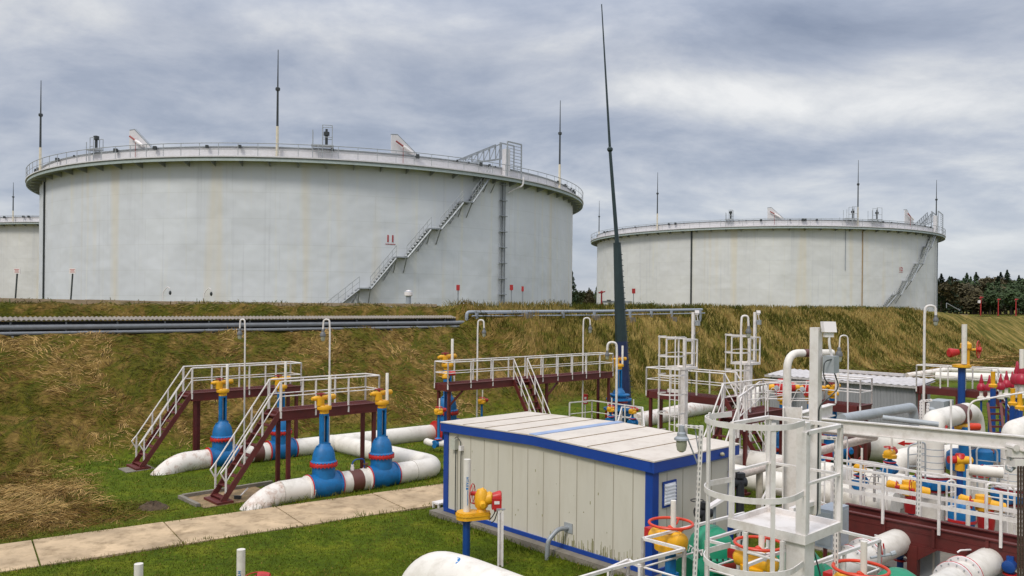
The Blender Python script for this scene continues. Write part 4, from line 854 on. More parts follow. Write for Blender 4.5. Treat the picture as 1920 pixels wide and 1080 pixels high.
# grey drain pipe
m = MB(); m.sweep(bend([F(S0 + 0.02, 13.05, 0.66), F(S0 - 0.25, 13.12, 0.66), F(S0 - 0.50, 13.2, 0.42), F(S0 - 0.52, 13.22, -0.1)], 0.1, 4), 0.055, 12); m.build('drain_pipe', GREY, t)
m = MB(); m.fbox(S0 + 0.005, S0 + 0.025, 12.9, 13.16, 0.55, 0.78); m.build('drain_plate', LGREY, t)
m = MB(); m.lathe([(0.035, 0), (0.05, 0.05), (0.03, 0.09)], F(S0 + 2.5, W0 - 0.1, HZ - 0.12), -N3, 10); m.build('roof_spigot', mat('spigot', (0.35, 0.32, 0.22)), t)
t2 = thing('white_crate', 'small white box lying in the grass at the far corner of the cabin', 'box', G(830, 948)); o = G(830, 950)
m = MB(); m.fbox(*[SW(o)[0] - 0.18, SW(o)[0] + 0.22, SW(o)[1] - 0.25, SW(o)[1] + 0.2, 0, 0.05], ) if False else m.box(o + Z3 * 0.14, (0.55, 0.32, 0.05), U3, N3)
for (a, b) in ((-.24, -.13), (.24, -.13), (.24, .13), (-.24, .13)): m.box(o + U3 * a + N3 * b + Z3 * 0.06, (0.06, 0.05, 0.16), U3, N3)
m.build('frame', SIGNW, t2)

# ---------------------------------------------------------------- floodlight towers with caged ladder (x,y towards plant grid; three alike)
def make_tower():
    t = proto('ladder_tower', 'x', 'access tower', 'white caged ladder towers with floodlights')
    m = MB(); m.box((-0.24, -0.14, 1.85), (0.20, 0.20, 3.7)); m.box((-0.24, -0.14, 0.03), (0.4, 0.4, 0.06)); m.box((-0.31, -0.20, 4.30), (0.085, 0.10, 1.16)); m.build('column', WHITE, t)
    m = MB(); m.box((0.02, 0.16, 3.735), (0.76, 0.80, 0.012))
    for (x, y, sx, sy) in ((0.02, -0.25, 0.80, 0.03), (0.02, 0.57, 0.80, 0.03), (-0.365, 0.16, 0.03, 0.788), (0.405, 0.16, 0.03, 0.788)): m.box((x, y, 3.75), (sx, sy, 0.09))
    m.build('deck', WHITE, t)
    m = MB(); m.box((-0.24, 0.14, 2.9), (0.12, 0.8, 0.12)); m.build('bracket', WHITE, t)
    m = MB(); q = []
    c = [(-0.35, -0.24), (0.40, -0.24), (0.40, 0.56), (-0.35, 0.56)]
    for i, (x, y) in enumerate(c): m.box((x, y, 4.25), (0.045, 0.045, 1.08))
    for a, b in ((0, 1), (1, 2), (2, 3)):
        for z, r_ in ((4.78, 0.045), (4.28, 0.03)): m.bar((*c[a], z), (*c[b], z), r_, r_ * 0.8)
    m.build('railing', WHITE, t)
    cx_, cy_ = -0.66, 0.16; m = MB()
    for y in (-0.2, 0.2): m.box((-0.40, cy_ + y, 1.9), (0.03, 0.04, 3.6))
    for k in range(11): m.tube((-0.40, cy_ - 0.2, 0.5 + k * 0.3), (-0.40, cy_ + 0.2, 0.5 + k * 0.3), 0.013, 6)
    m.build('ladder', WHITE, t)
    cg = MB(); rr_ = 0.43
    for a in (R(100), R(140), R(238)):
        cg.box((cx_ + rr_ * math.cos(a), cy_ + rr_ * math.sin(a), 3.2), (0.012, 0.042, 3.45), Vector((math.cos(a), math.sin(a), 0)), Vector((-math.sin(a), math.cos(a), 0)))
    cage = cg.build('safety_cage', WHITE, t)
    for z in (4.88, 4.2, 3.52, 2.84, 2.16, 1.5):
        h = MB(); pts = [(-0.37, cy_ - 0.40)] + [(cx_ + (rr_ + 0.008) * math.cos(a), cy_ + (rr_ + 0.008) * math.sin(a)) for a in [R(-85 - k * 190 / 20) for k in range(21)]] + [(-0.37, cy_ + 0.40)]
        for i in range(len(pts) - 1):
            (x0, y0), (x1, y1) = pts[i], pts[i + 1]; d = Vector((x1 - x0, y1 - y0, 0)); h.box(((x0 + x1) / 2, (y0 + y1) / 2, z), (d.length * 1.04, 0.010, 0.055), d.normalized(), Vector((-d.y, d.x, 0)).normalized())
        h.build('hoop', WHITE, cage)
    m = MB(); m.box((0.95, 0.30, 4.72), (0.10, 0.10, 2.1)); m.bar((0.42, 0.30, 3.8), (0.95, 0.30, 3.8), 0.05, 0.05); m.bar((0.42, 0.30, 4.7), (0.95, 0.30, 4.7), 0.04, 0.04); pl_ = m.build('pole', WHITE, t)
    FX = Vector((0.80, -0.60, 0)); FY = Vector((0.60, 0.80, 0)); fc = Vector((0.98, 0.17, 5.78))
    m = MB(); m.box(fc, (0.145, 0.07, 0.12), FX, FY, (Z3 + FY * 0.25).normalized()); m.box(fc - Z3 * 0.09, (0.10, 0.05, 0.05), FX, FY); m.build('floodlight', SIGNW, pl_)
    m = MB(); m.box(fc + FY * 0.05, (0.14, 0.008, 0.10), FX, FY); m.build('floodlight_glass', GLASS, pl_)
    m = MB(); m.box((1.02, 0.16, 5.36), (0.13, 0.13, 0.19)); jb = m.build('junction_box', LGREY, pl_)
    m = MB(); m.sweep(bend([(0.98, 0.16, 5.72), (0.97, 0.16, 5.6), (1.02, 0.15, 5.45)], 0.06), 0.014, 7); m.build('conduit', SIGNW, pl_)
    m = MB(); m.sweep(bend([(1.03, 0.12, 5.26), (1.07, 0.08, 5.1), (0.98, 0.15, 5.0), (0.91, 0.24, 4.9), (0.91, 0.24, 3.7), (0.42, 0.1, 3.6), (0.3, -0.1, 3.2), (0.12, -0.12, 2.6)], 0.08), 0.008, 6); m.sweep(bend([(0.96, 0.12, 5.42), (0.86, 0.16, 5.40), (0.84, 0.16, 5.22), (0.95, 0.12, 5.12)], 0.07), 0.007, 6); m.build('cable', DARK, pl_)
    return t
def tower_at(px, Y): a, b = ray(px, 700); return Vector((a * Y, Y, 0))
TT = make_tower(); TT['label'] = 'big white caged ladder tower nearest the camera, its square deck above a green valve'
place(TT, tower_at(1500, 8.15), UA)
copy_of(TT, tower_at(1284, 29.0), UA, label='white caged ladder tower standing just behind the cabin roof')
copy_of(TT, tower_at(1404, 31.6), UA, label='white caged ladder tower behind a hooked lamp, right of the one by the cabin roof')
# ---------------------------------------------------------------- hooked lamps (built once: post at the origin, hook towards +x)
def make_lamp(label, x, Y, H, rch, dirn, r_=0.03):
    t = thing('hooked_lamp', label, 'lamp', (x, Y, 0), 'white hooked lamp posts'); d = dirn
    m = MB(); m.sweep(bend([(x, Y, 0), (x, Y, H - 0.4), (x + 0.02 * d, Y, H), (x + (rch - 0.02) * d, Y, H), (x + rch * d, Y, H - 0.35)], 0.2), r_, 9); m.build('post', WHITE, t)
    c = Vector((x + rch * d, Y, H - 0.33)); m = MB(); m.lathe([(0.03, 0.0), (0.05, -0.03), (0.05, -0.1), (0.08, -0.14), (0.10, -0.22), (0.10, -0.25), (0.08, -0.26)], c, n=14); m.build('lamp_cap', mat('lamp_grey', (0.12, 0.12, 0.12), 0.5), t)
    m = MB(); m.lathe([(0.075, -0.26), (0.078, -0.34), (0.06, -0.40), (0.01, -0.43)], c, n=14); m.build('lamp_glass', GLASS, t)
for (px, py, pl_, Y, lab, r_) in ((459, 599, 449, 30.0, 'hooked lamp rising behind the rear left platform, nearest the left edge', 0.03), (618, 599, 605, 27.5, 'hooked lamp rising behind the front left platform', 0.03),
        (895, 600, 907, 35.4, 'hooked lamp over the left end of the long platform behind the cabin', 0.035), (1093, 596, 1106, 39.5, 'hooked lamp over the right part of the long platform, left of the dark mast', 0.035),
        (1156, 642, 1138, 34.5, 'thick hooked lamp post just left of the dark mast base', 0.05), (1389, 592, 1403, 27.0, 'hooked lamp between the two caged ladder towers behind the cabin', 0.035),
        (1590, 629, 1573, 22.5, 'thin hooked lamp right of the tall white pole, before the grey shed', 0.018), (1733, 573, 1754, 30.0, 'hooked lamp at the right end of the grey shed', 0.045)):
    p = PD(px, py, Y); make_lamp(lab, PD(px, py + 80, Y).x, Y, p.z, abs(pl_ - px) * Y / 1500, 1 if pl_ > px else -1, r_)
# ---------------------------------------------------------------- large lamp on a perforated post, before the cabin
def perforated(q, qh, p, q2, w=0.06):
    q.bar(p, q2, w, w)
    d = (q2 - p); n = int(d.length / 0.085); dn = d.normalized(); side = Vector((0, -1, 0)) if abs(dn.y) < 0.8 else Vector((-1, 0, 0)); side = (side - dn * side.dot(dn)).normalized(); s2 = dn.cross(side)
    for k in range(n):
        c = p + dn * (0.05 + k * 0.085)
        qh.box(c + side * (w / 2 + 0.0005), (0.045, 0.016, 0.004), dn, s2, side); qh.box(c + s2 * (w / 2 + 0.0005), (0.045, 0.016, 0.004), dn, side, s2); qh.box(c - s2 * (w / 2 + 0.0005), (0.045, 0.016, 0.004), dn, side, s2)
Y = 13.0; pt = PD(1315, 798, Y); t = thing('perforated_lamp_post', 'white perforated post with a big glass lamp hanging from its arm before the cabin end', 'lamp', (pt.x, Y, 0)); q, qh = MB(), MB()
perforated(q, qh, Vector((pt.x - 0.14, Y, 0)), pt); pa = PD(1268, 794, Y + 0.1); perforated(q, qh, pt + Vector((0.02, 0, -0.03)), pa - Vector((0.0, 0, 0.03)), 0.045); ps = q.build('post', WHITE, t); qh.build('slots', mat('slot_grey', (0.16, 0.16, 0.16)), ps)
q = MB(); q.tube(pt - Z3 * 0.75, pa + Vector((0.1, 0, -0.03)), 0.012, 6); q.tube(pt - Z3 * 0.65, pa + Vector((0.3, 0, -0.03)), 0.010, 6); q.build('brace', GREY, t)
lc = PD(1278, 812, Y); q = MB(); q.lathe([(0.04, 0.12), (0.05, 0.02), (0.07, 0.0), (0.075, -0.05), (0.115, -0.08), (0.12, -0.11), (0.09, -0.12)], lc, n=18); q.build('lamp_cap', GREY, t)
q = MB(); q.lathe([(0.085, -0.12), (0.088, -0.2), (0.07, -0.28), (0.03, -0.31), (0.002, -0.315)], lc, n=18); q.build('lamp_glass', GLASS, t)
for (px, py, pyb, Y, lab, arm) in ((1569, 822, 1200, 12.5, 'white perforated post with a short arm beside the big tower deck', (1540, 820)), (1724, 826, 966, 15.5, 'perforated upright beside the first white riser on the walkway', None), (1690, 0, 0, 0, '', None)):
    if not Y: continue
    pt = PD(px, py, Y); pb = PD(px - 3, min(pyb, 1100), Y); pb.z = max(pb.z, 0); t = thing('perforated_post', lab, 'post', tuple(pb)); q, qh = MB(), MB(); perforated(q, qh, pb, pt)
    if arm: perforated(q, qh, pt, PD(*arm, Y), 0.05)
    ps = q.build('post', WHITE, t); qh.build('slots', mat('slot_grey', (0.16, 0.16, 0.16)), ps)

# ---------------------------------------------------------------- white crane gantry with hoist
t = thing('crane_gantry', 'heavy white crane beam with an H-section post, running out of the picture to the right', 'crane', tower_at(1487, 14.2))
a = PD(1497, 787, 14.1); s0_, w0_ = SW(a); zb_ = 4.02
m = MB(); bt = Vector((tower_at(1487, 14.2).x, 14.2, 0))
for o in (-0.16, 0.16): m.box(bt + U3 * 0 + Vector((o, 0, 2.1)), (0.02, 0.30, 4.24), Vector((0.94, -0.34, 0)), Vector((0.34, 0.94, 0)))
m.box(bt + Z3 * 2.1, (0.30, 0.02, 4.24), Vector((0.94, -0.34, 0)), Vector((0.34, 0.94, 0))); m.build('post', WHITE, t)
p0, p1 = PD(1500, 792, 14.2), PD(1935, 833, 11.55); p1 = p1 + (p1 - p0) * 0.25
def ibeam(q, p0, p1, h, w, tk=0.02):
    q.bar(p0, p1, tk, h); q.bar(p0 + Z3 * h / 2, p1 + Z3 * h / 2, w, tk); q.bar(p0 - Z3 * h / 2, p1 - Z3 * h / 2, w, tk)
m = MB(); ibeam(m, p0, p1, 0.20, 0.11); m.build('crane_beam', WHITE, t)
m = MB(); ibeam(m, PD(1492, 788, 14.3), PD(1560, 768, 16.2), 0.22, 0.14); m.build('tie_beam', WHITE, t)
hp = PD(1908, 848, 11.7); t = thing('chain_hoist', 'white chain hoist with steel hook hanging from the crane beam at the right edge', 'hoist', tuple(hp))
m = MB(); m.box(hp + Z3 * 0.0, (0.26, 0.16, 0.13)); m.box(hp + Vector((0, 0, -0.14)), (0.2, 0.2, 0.12)); m.lathe([(0.05, -0.1), (0.05, 0.1)], hp + Vector((-0.09, -0.02, 0.08)), Vector((0, 1, 0)), 10); m.lathe([(0.05, -0.1), (0.05, 0.1)], hp + Vector((0.09, -0.02, 0.08)), Vector((0, 1, 0)), 10); m.build('trolley', WHITE, t)
m = MB(); hk = PD(1895, 868, 11.7); m.sweep([hk + Vector((0.0, 0, 0.14)), hk + Vector((0, 0, 0.06)), hk + Vector((0.05, 0, 0.0)), hk + Vector((0.05, 0, -0.07)), hk + Vector((0, 0, -0.12)), hk + Vector((-0.06, 0, -0.09)), hk + Vector((-0.07, 0, -0.03))], [0.015, 0.02, 0.022, 0.024, 0.024, 0.018, 0.008], 8); m.build('hook', LGREY, t)
m = MB()
for px in (1909, 1914, 1919):
    for k in range(48):
        c = PD(px, 876 + k * 4.4, 11.6); m.box(c, (0.016 if k % 2 else 0.026, 0.026 if k % 2 else 0.016, 0.036))
m.build('chain', mat('chain_brown', (0.10, 0.065, 0.05), 0.5, metal=0.4), t)

# ---------------------------------------------------------------- long walkway E with railings in front of the risers
sE = 17.8; wa, wb = 8.3, 1.5; zd = 1.42
t = thing('pipe_walkway', 'long dark red walkway with white rails crossing the lower right in front of the risers', 'walkway', F(sE + 0.5, 5, 0), None)
for s_ in (sE, sE + 0.66):
    m = MB()
    m.fbox(s_, s_ + 0.02, wb, wa, zd - 0.42, zd); m.fbox(s_ - 0.05, s_ + 0.07, wb, wa, zd - 0.012, zd + 0.012); m.fbox(s_ - 0.05, s_ + 0.07, wb, wa, zd - 0.43, zd - 0.408)
    m.fbox(s_ - 0.012, s_ + 0.03, wb, wa, zd - 0.17, zd - 0.15); m.build('beam', REDB, t)
m = MB(); m.fbox(sE + 0.08, sE + 0.64, wb, wa, zd - 0.26, zd - 0.23); m.build('grating', mat('grating_dark', (0.06, 0.015, 0.012), 0.8), t)
m = MB()
for k in range(14): m.fbox(sE + 0.08, sE + 0.64, wb + 0.2 + k * 0.48, wb + 0.3 + k * 0.48, zd - 0.23, zd - 0.16)
m.build('grating_bar', REDB, t)
m = MB()
for k in range(8): w = wa - 0.15 - k * 1.0; m.fbox(sE - 0.056, sE - 0.004, w - 0.03, w + 0.03, zd - 0.40, zd - 0.02)
m.build('stiffener', REDB, t)
for w in (6.55, 3.2):
    m = MB(); m.fbox(sE - 0.09, sE + 0.09, w - 0.10, w + 0.10, 0, zd - 0.44); m.plate([F(sE - 0.055, w - 0.48, zd - 0.432), F(sE - 0.055, w + 0.48, zd - 0.432), F(sE - 0.055, w + 0.1, zd - 0.72), F(sE - 0.055, w - 0.1, zd - 0.72)], 0.03); m.build('leg', REDB, t)
for s_, ww in ((sE - 0.07, (wa, wb)), (sE + 0.75, (wa + 1.0, wb))):
    q = MB(); n = 6
    q.bar(F(s_, ww[0], zd + 0.98), F(s_, ww[1], zd + 0.98), 0.05, 0.05); q.bar(F(s_, ww[0], zd + 0.48), F(s_, ww[1], zd + 0.48), 0.012, 0.09)
    for k in range(n + 1):
        p = F(s_, ww[0] + (ww[1] - ww[0]) * k / n, 0); q.bar(p + Z3 * (zd - 0.1), p + Z3 * (zd + 0.98), 0.05, 0.05)
    q.build('railing', WHITE, t)
# white end frame of the walkway rail
def frame_rail(name, label, pts, z, h, r=0.024, mids=(0.5,), every=1.2, base=None, closed_down=True):
    P_ = [G(px, py, z) for px, py in pts]; P_ = [p - Z3 * h for p in P_]
    t = thing(name, label, 'railing', (P_[0].x, P_[0].y, P_[0].z), 'white pipe railings round the valves'); q = MB(); rail_line(P_, h, r, mids, every, q=q, sq=True); q.build('rails', WHITE, t); return t
frame_rail('guard_rail', 'white rail box round the leftmost orange handwheel, beside the cabin corner', [(1395, 962), (1206, 1010), (1283, 1030), (1146, 1066), (1060, 1092)], 1.9, 1.0)
frame_rail('guard_rail', 'white rail box round the middle orange handwheel, under the tower deck', [(1440, 978), (1325, 1013), (1436, 1041), (1478, 1029), (1400, 1060)], 1.9, 1.0)
frame_rail('guard_rail', 'white rail box round the red handwheel at the bottom right', [(1478, 1022), (1573, 995), (1649, 1013), (1510, 1062), (1450, 1082)], 1.9, 1.0)
frame_rail('guard_rail', 'low white rail entering at the bottom beneath the cabin corner', [(1142, 1066), (1178, 1050), (1200, 1062)], 1.5, 0.9)
frame_rail('guard_rail', 'low white rail behind the cabin roof, by the red fire box', [(1068, 755), (1110, 751), (1205, 764), (1208, 800)], 1.3, 1.1)
frame_rail('guard_rail', 'second low white rail behind the cabin roof, round the yellow gear wheels', [(1158, 792), (1166, 763), (1203, 766)], 1.15, 1.0)
frame_rail('guard_rail', 'white rail before the insulated thin pipe, behind the caged ladder', [(1430, 935), (1440, 915), (1480, 920), (1560, 950)], 1.2, 1.0)
frame_rail('guard_rail', 'tall white rail left of the tall white pole, before the grey shed', [(1385, 745), (1425, 716), (1520, 716)], 3.3, 1.2)
frame_rail('guard_rail', 'white rail across the lower pipes, far side of the walkway', [(1595, 862), (1640, 868), (1700, 880)], 2.0, 1.0)

# ---------------------------------------------------------------- green ball valves with horizontal handwheels
def make_green():
    t = proto('green_valve', 'x', 'valve', 'green valves with horizontal handwheels')      # x along the pipe, gear on the -x side
    m = MB(); m.lathe([(0.42, 0.2), (0.46, 0.5), (0.46, 1.0), (0.52, 1.02), (0.52, 1.07)], (1.15, 0, 0), n=32); m.lathe([(0.34, 0.45), (0.38, 1.9)], (0, 0, 0.95), Vector((1, 0, 0)), 28); m.build('valve_body', GREEN, t)
    m = MB(); m.lathe([(0.46, 1.07), (0.53, 1.075), (0.54, 1.12), (0.54, 1.17), (0.53, 1.20), (0.46, 1.205)], (1.15, 0, 0), n=32)
    m.build('bonnet_flange', mat('brick_red', (0.30, 0.025, 0.015), 0.5), t)
    m = MB(); m.lathe([(0.52, 1.205), (0.52, 1.25), (0.47, 1.28), (0.44, 1.40), (0.38, 1.55), (0.27, 1.68), (0.14, 1.76), (0.02, 1.78)], (1.15, 0, 0), n=32); dome = m.build('dome', GREEN, t)
    m = MB()
    for k in range(28):
        a = k * 2 * math.pi / 28; m.lathe([(0.02, 1.24), (0.02, 1.29)], (1.15 + 0.50 * math.cos(a), 0.50 * math.sin(a), 0), n=6)
    m.build('bolts', DARK, dome)
    c = Vector((1.15, 0, 1.36))
    for i, ch in enumerate('TONA'):
        ang = R(180 + 12 - 8 + (i - 1.5) * 17); e = Vector((math.cos(ang), math.sin(ang), 0.42)).normalized(); tn = Vector((-math.sin(ang), math.cos(ang), 0)); up = e.cross(tn)
        o = Vector((1.15 + 0.458 * math.cos(ang), 0.458 * math.sin(ang), 1.36)); M = Matrix(((tn.x, up.x, e.x, o.x), (tn.y, up.y, e.y, o.y), (tn.z, up.z, e.z, o.z), (0, 0, 0, 1)))
        text_mesh('lettering', ch, 0.17, SIGNW, dome, M, 0.006)
    m = MB(); m.tube((0, 0, 0), (0, 0, 1.55), 0.10, 12); m.box((0, 0, 0.85), (0.22, 0.22, 0.5)); m.build('stem_column', BLUE, t)
    m = MB(); m.lathe([(0.12, 1.50), (0.30, 1.53), (0.31, 1.64), (0.22, 1.66), (0.2, 1.72)], n=22); m.sweep([(-0.1, 0.40, 1.72), (-0.1, 0.36, 1.72), (-0.1, 0.34, 1.72), (-0.05, -0.3, 1.72), (-0.05, -0.33, 1.72), (-0.05, -0.36, 1.72)], [0.08, 0.12, 0.15, 0.17, 0.15, 0.07], 14); m.lathe([(0.2, 1.7), (0.2, 1.86), (0.1, 1.9)], n=18)
    for k in range(8): a = k * math.pi / 4; m.lathe([(0.02, 1.6), (0.02, 1.67)], (0.27 * math.cos(a), 0.27 * math.sin(a), 0), n=6)
    m.build('gear_box', YEL, t)
    m = MB(); m.ring((0, 0, 2.0), 0.395, 0.026, Z3, 40, 9)
    for k in range(3):
        a = R(20 + 120 * k); m.sweep([(0.02 * math.cos(a), 0.02 * math.sin(a), 1.91), (0.3 * math.cos(a), 0.3 * math.sin(a), 1.93), (0.39 * math.cos(a), 0.39 * math.sin(a), 2.0)], 0.018, 6)
    m.lathe([(0.07, 1.86), (0.06, 1.94), (0.03, 1.96)], n=12); m.build('handwheel', ORED, t)
    m = MB(); m.tube((0.03, -0.03, 1.9), (0.03, -0.03, 2.42), 0.05, 12); m.build('indicator_tube', PIPEW, t)
    m = MB(); m.box((0.02, 0.47, 1.72), (0.22, 0.22, 0.18)); m.lathe([(0.1, 0), (0.1, 0.2)], (0.02, 0.4, 1.62), Z3, 12); m.build('motor', RED, t)
    return t
GV = make_green(); GV['label'] = 'green valve with orange handwheel right beside the cabin corner'; W1p = G(1258, 981, 2.0); place(GV, (W1p.x, W1p.y, 0), UA - R(6))
for (px, py, lab) in ((1423, 1019, 'green valve with orange handwheel under the square tower deck'), (1614, 1066, 'green valve with red handwheel at the bottom, right of the tower column')):
    p = G(px, py, 2.0); copy_of(GV, (p.x, p.y, 0), UA - R(6), label=lab)
# white pipes with bolted flanges running from the green valves under the walkway
def flanged(name, label, s0, s1, w, z, r, fl, logo=True):
    t = thing(name, label, 'pipe', F(s0, w, 0), 'flanged white pipes under the walkway'); m = MB(); m.sweep([F(s0, w, z), F(s1, w - 0.1, z)], r, 26); m.build('pipe', PIPEW, t)
    for i, s in enumerate(fl):
        m = MB(); m.lathe([(r, 0), (r + 0.075, 0.0), (r + 0.075, 0.05), (r, 0.052)], F(s, w, z), U3, 28); f = m.build('flange', SIGNW, t)
        m = MB(); m.ring(F(s + 0.065, w, z), r + 0.062, 0.020, U3, 30); m.build('red_rim', RED, f)
        m = MB()
        for k in range(14): a_ = k * 2 * math.pi / 14; m.lathe([(0.013, -0.02), (0.013, 0.0)], F(s, w, z) + (N3 * math.cos(a_) + Z3 * math.sin(a_)) * (r + 0.04), U3, 6)
        m.build('bolts', GREY, f)
    if logo:
        lg = MB(); s_ = (fl[0] + fl[-1]) / 2
        for k, (dy, dz) in enumerate(((0.0, 0.03), (0.06, 0.02), (-0.04, 0.0), (0.02, -0.02), (0.08, -0.02))):
            a_ = R(128 + dz * 500); c = F(s_ + dy, w, z) + (N3 * math.cos(a_) + Z3 * math.sin(a_)) * (r + 0.003); lg.box(c, (0.04, 0.02, 0.004), U3, N3 * -math.sin(a_) + Z3 * math.cos(a_), N3 * math.cos(a_) + Z3 * math.sin(a_))
        lg.build('blue_mark', LOGO, t)
flanged('flanged_pipe', 'white flanged pipe running under the walkway from the middle green valve', 14.9, 18.8, 6.95, 0.98, 0.27, (15.55, 16.25))
flanged('flanged_pipe', 'white flanged pipe with red rims at the bottom right, nearest the hoist chain', 15.0, 19.0, 5.2, 0.98, 0.27, (16.0, 16.5))
t = thing('hose_bundle', 'thin white hose looping over the flanged pipes below the walkway', 'hose', F(16.6, 5.4, 0)); m = MB()
m.sweep(bend([PD(1795, 1036, 16), PD(1800, 1032, 16), PD(1830, 1030, 16.2), PD(1826, 1060, 16), PD(1822, 1085, 16)], 0.3), 0.018, 7); m.sweep(bend([PD(1640, 1003, 17), PD(1660, 1008, 17), PD(1676, 1020, 16.6), PD(1674, 1040, 16.4)], 0.3), 0.014, 6); m.build('hose', SIGNW, t)
t = thing('sampling_valve', 'small brass and steel sampling valve on the flanged pipe beside the red handwheel', 'small valve', PD(1660, 1045, 14.6)); m = MB(); c = PD(1658, 1044, 14.4)
m.tube(c - Vector((0.25, 0, 0.02)), c + Vector((0.2, 0, 0.06)), 0.025, 8); m.tube(c + Vector((0.12, 0, 0.05)), c + Vector((0.2, 0, 0.08)), 0.045, 8); m.tube(c - Vector((0.0, 0, 0)), c + Vector((0.0, 0, 0.15)), 0.02, 8); m.build('body', LGREY, t)
m = MB(); m.tube(c + Vector((0, 0, 0.1)), c + Vector((-0.02, 0, 0.24)), 0.014, 6); m.tube(c + Vector((-0.03, 0, 0)), c + Vector((-0.06, 0, 0.2)), 0.014, 6); m.build('lever', RED, t)
# cabinets and blue motors under the walkway
for (px, py, Y, sx, sy, sz, mm, nm, lab) in ((1560, 985, 15.8, 0.7, 0.35, 0.75, PGREY, 'control_cabinet', 'pale grey control cabinet between the tower deck and the walkway end'), (1876, 1072, 16.2, 0.5, 0.4, 0.6, PGREY, 'control_cabinet', 'grey cabinet under the walkway near the hoist chain'),
        (1743, 1048, 17.2, 0.35, 0.3, 0.8, PIPEW, 'control_cabinet', 'narrow pale cabinet behind the walkway leg')):
    c = PD(px, py, Y); t = thing(nm, lab, 'cabinet', (c.x, c.y, 0)); m = MB(); m.box((c.x, c.y, c.z), (sx, sy, sz), U3, N3); m.build('case', mm, t)
    m = MB(); m.box(Vector((c.x, c.y, c.z)) - U3 * (sx / 2 + 0.006), (0.01, sy * 0.8, sz * 0.85), U3, N3); m.box(Vector((c.x, c.y, c.z)) - N3 * (sy / 2 + 0.006), (sx * 0.8, 0.01, sz * 0.85), U3, N3); m.build('door', LGREY, t)
    m = MB()
    for a in (-1, 1): m.bar(Vector((c.x, c.y, 0)) + U3 * a * sx * 0.4, Vector((c.x, c.y, c.z - sz / 2)) + U3 * a * sx * 0.4, 0.06, 0.06)
    m.build('leg', REDB, t)
for (px, py, Y, lab) in ((1688, 1035, 17.4, 'small dark blue motor under the walkway, left of its leg'), (1895, 1060, 15.6, 'small dark blue motor under the walkway behind the hoist chain')):
    c = PD(px, py, Y); t = thing('drive_motor', lab, 'motor', (c.x, c.y, 0)); m = MB(); m.sweep([c - U3 * 0.17, c - U3 * 0.15, c + U3 * 0.15, c + U3 * 0.17], [0.06, 0.12, 0.12, 0.07], 12); m.box(c + Z3 * 0.13, (0.12, 0.12, 0.1), U3, N3); m.tube(c, (c.x, c.y, 0), 0.07, 8); m.build('body', DBLUE, t)
    m = MB(); m.lathe([(0.14, 0), (0.14, 0.03)], c - Z3 * 0.18, Z3, 14); m.build('flange', RED, t)

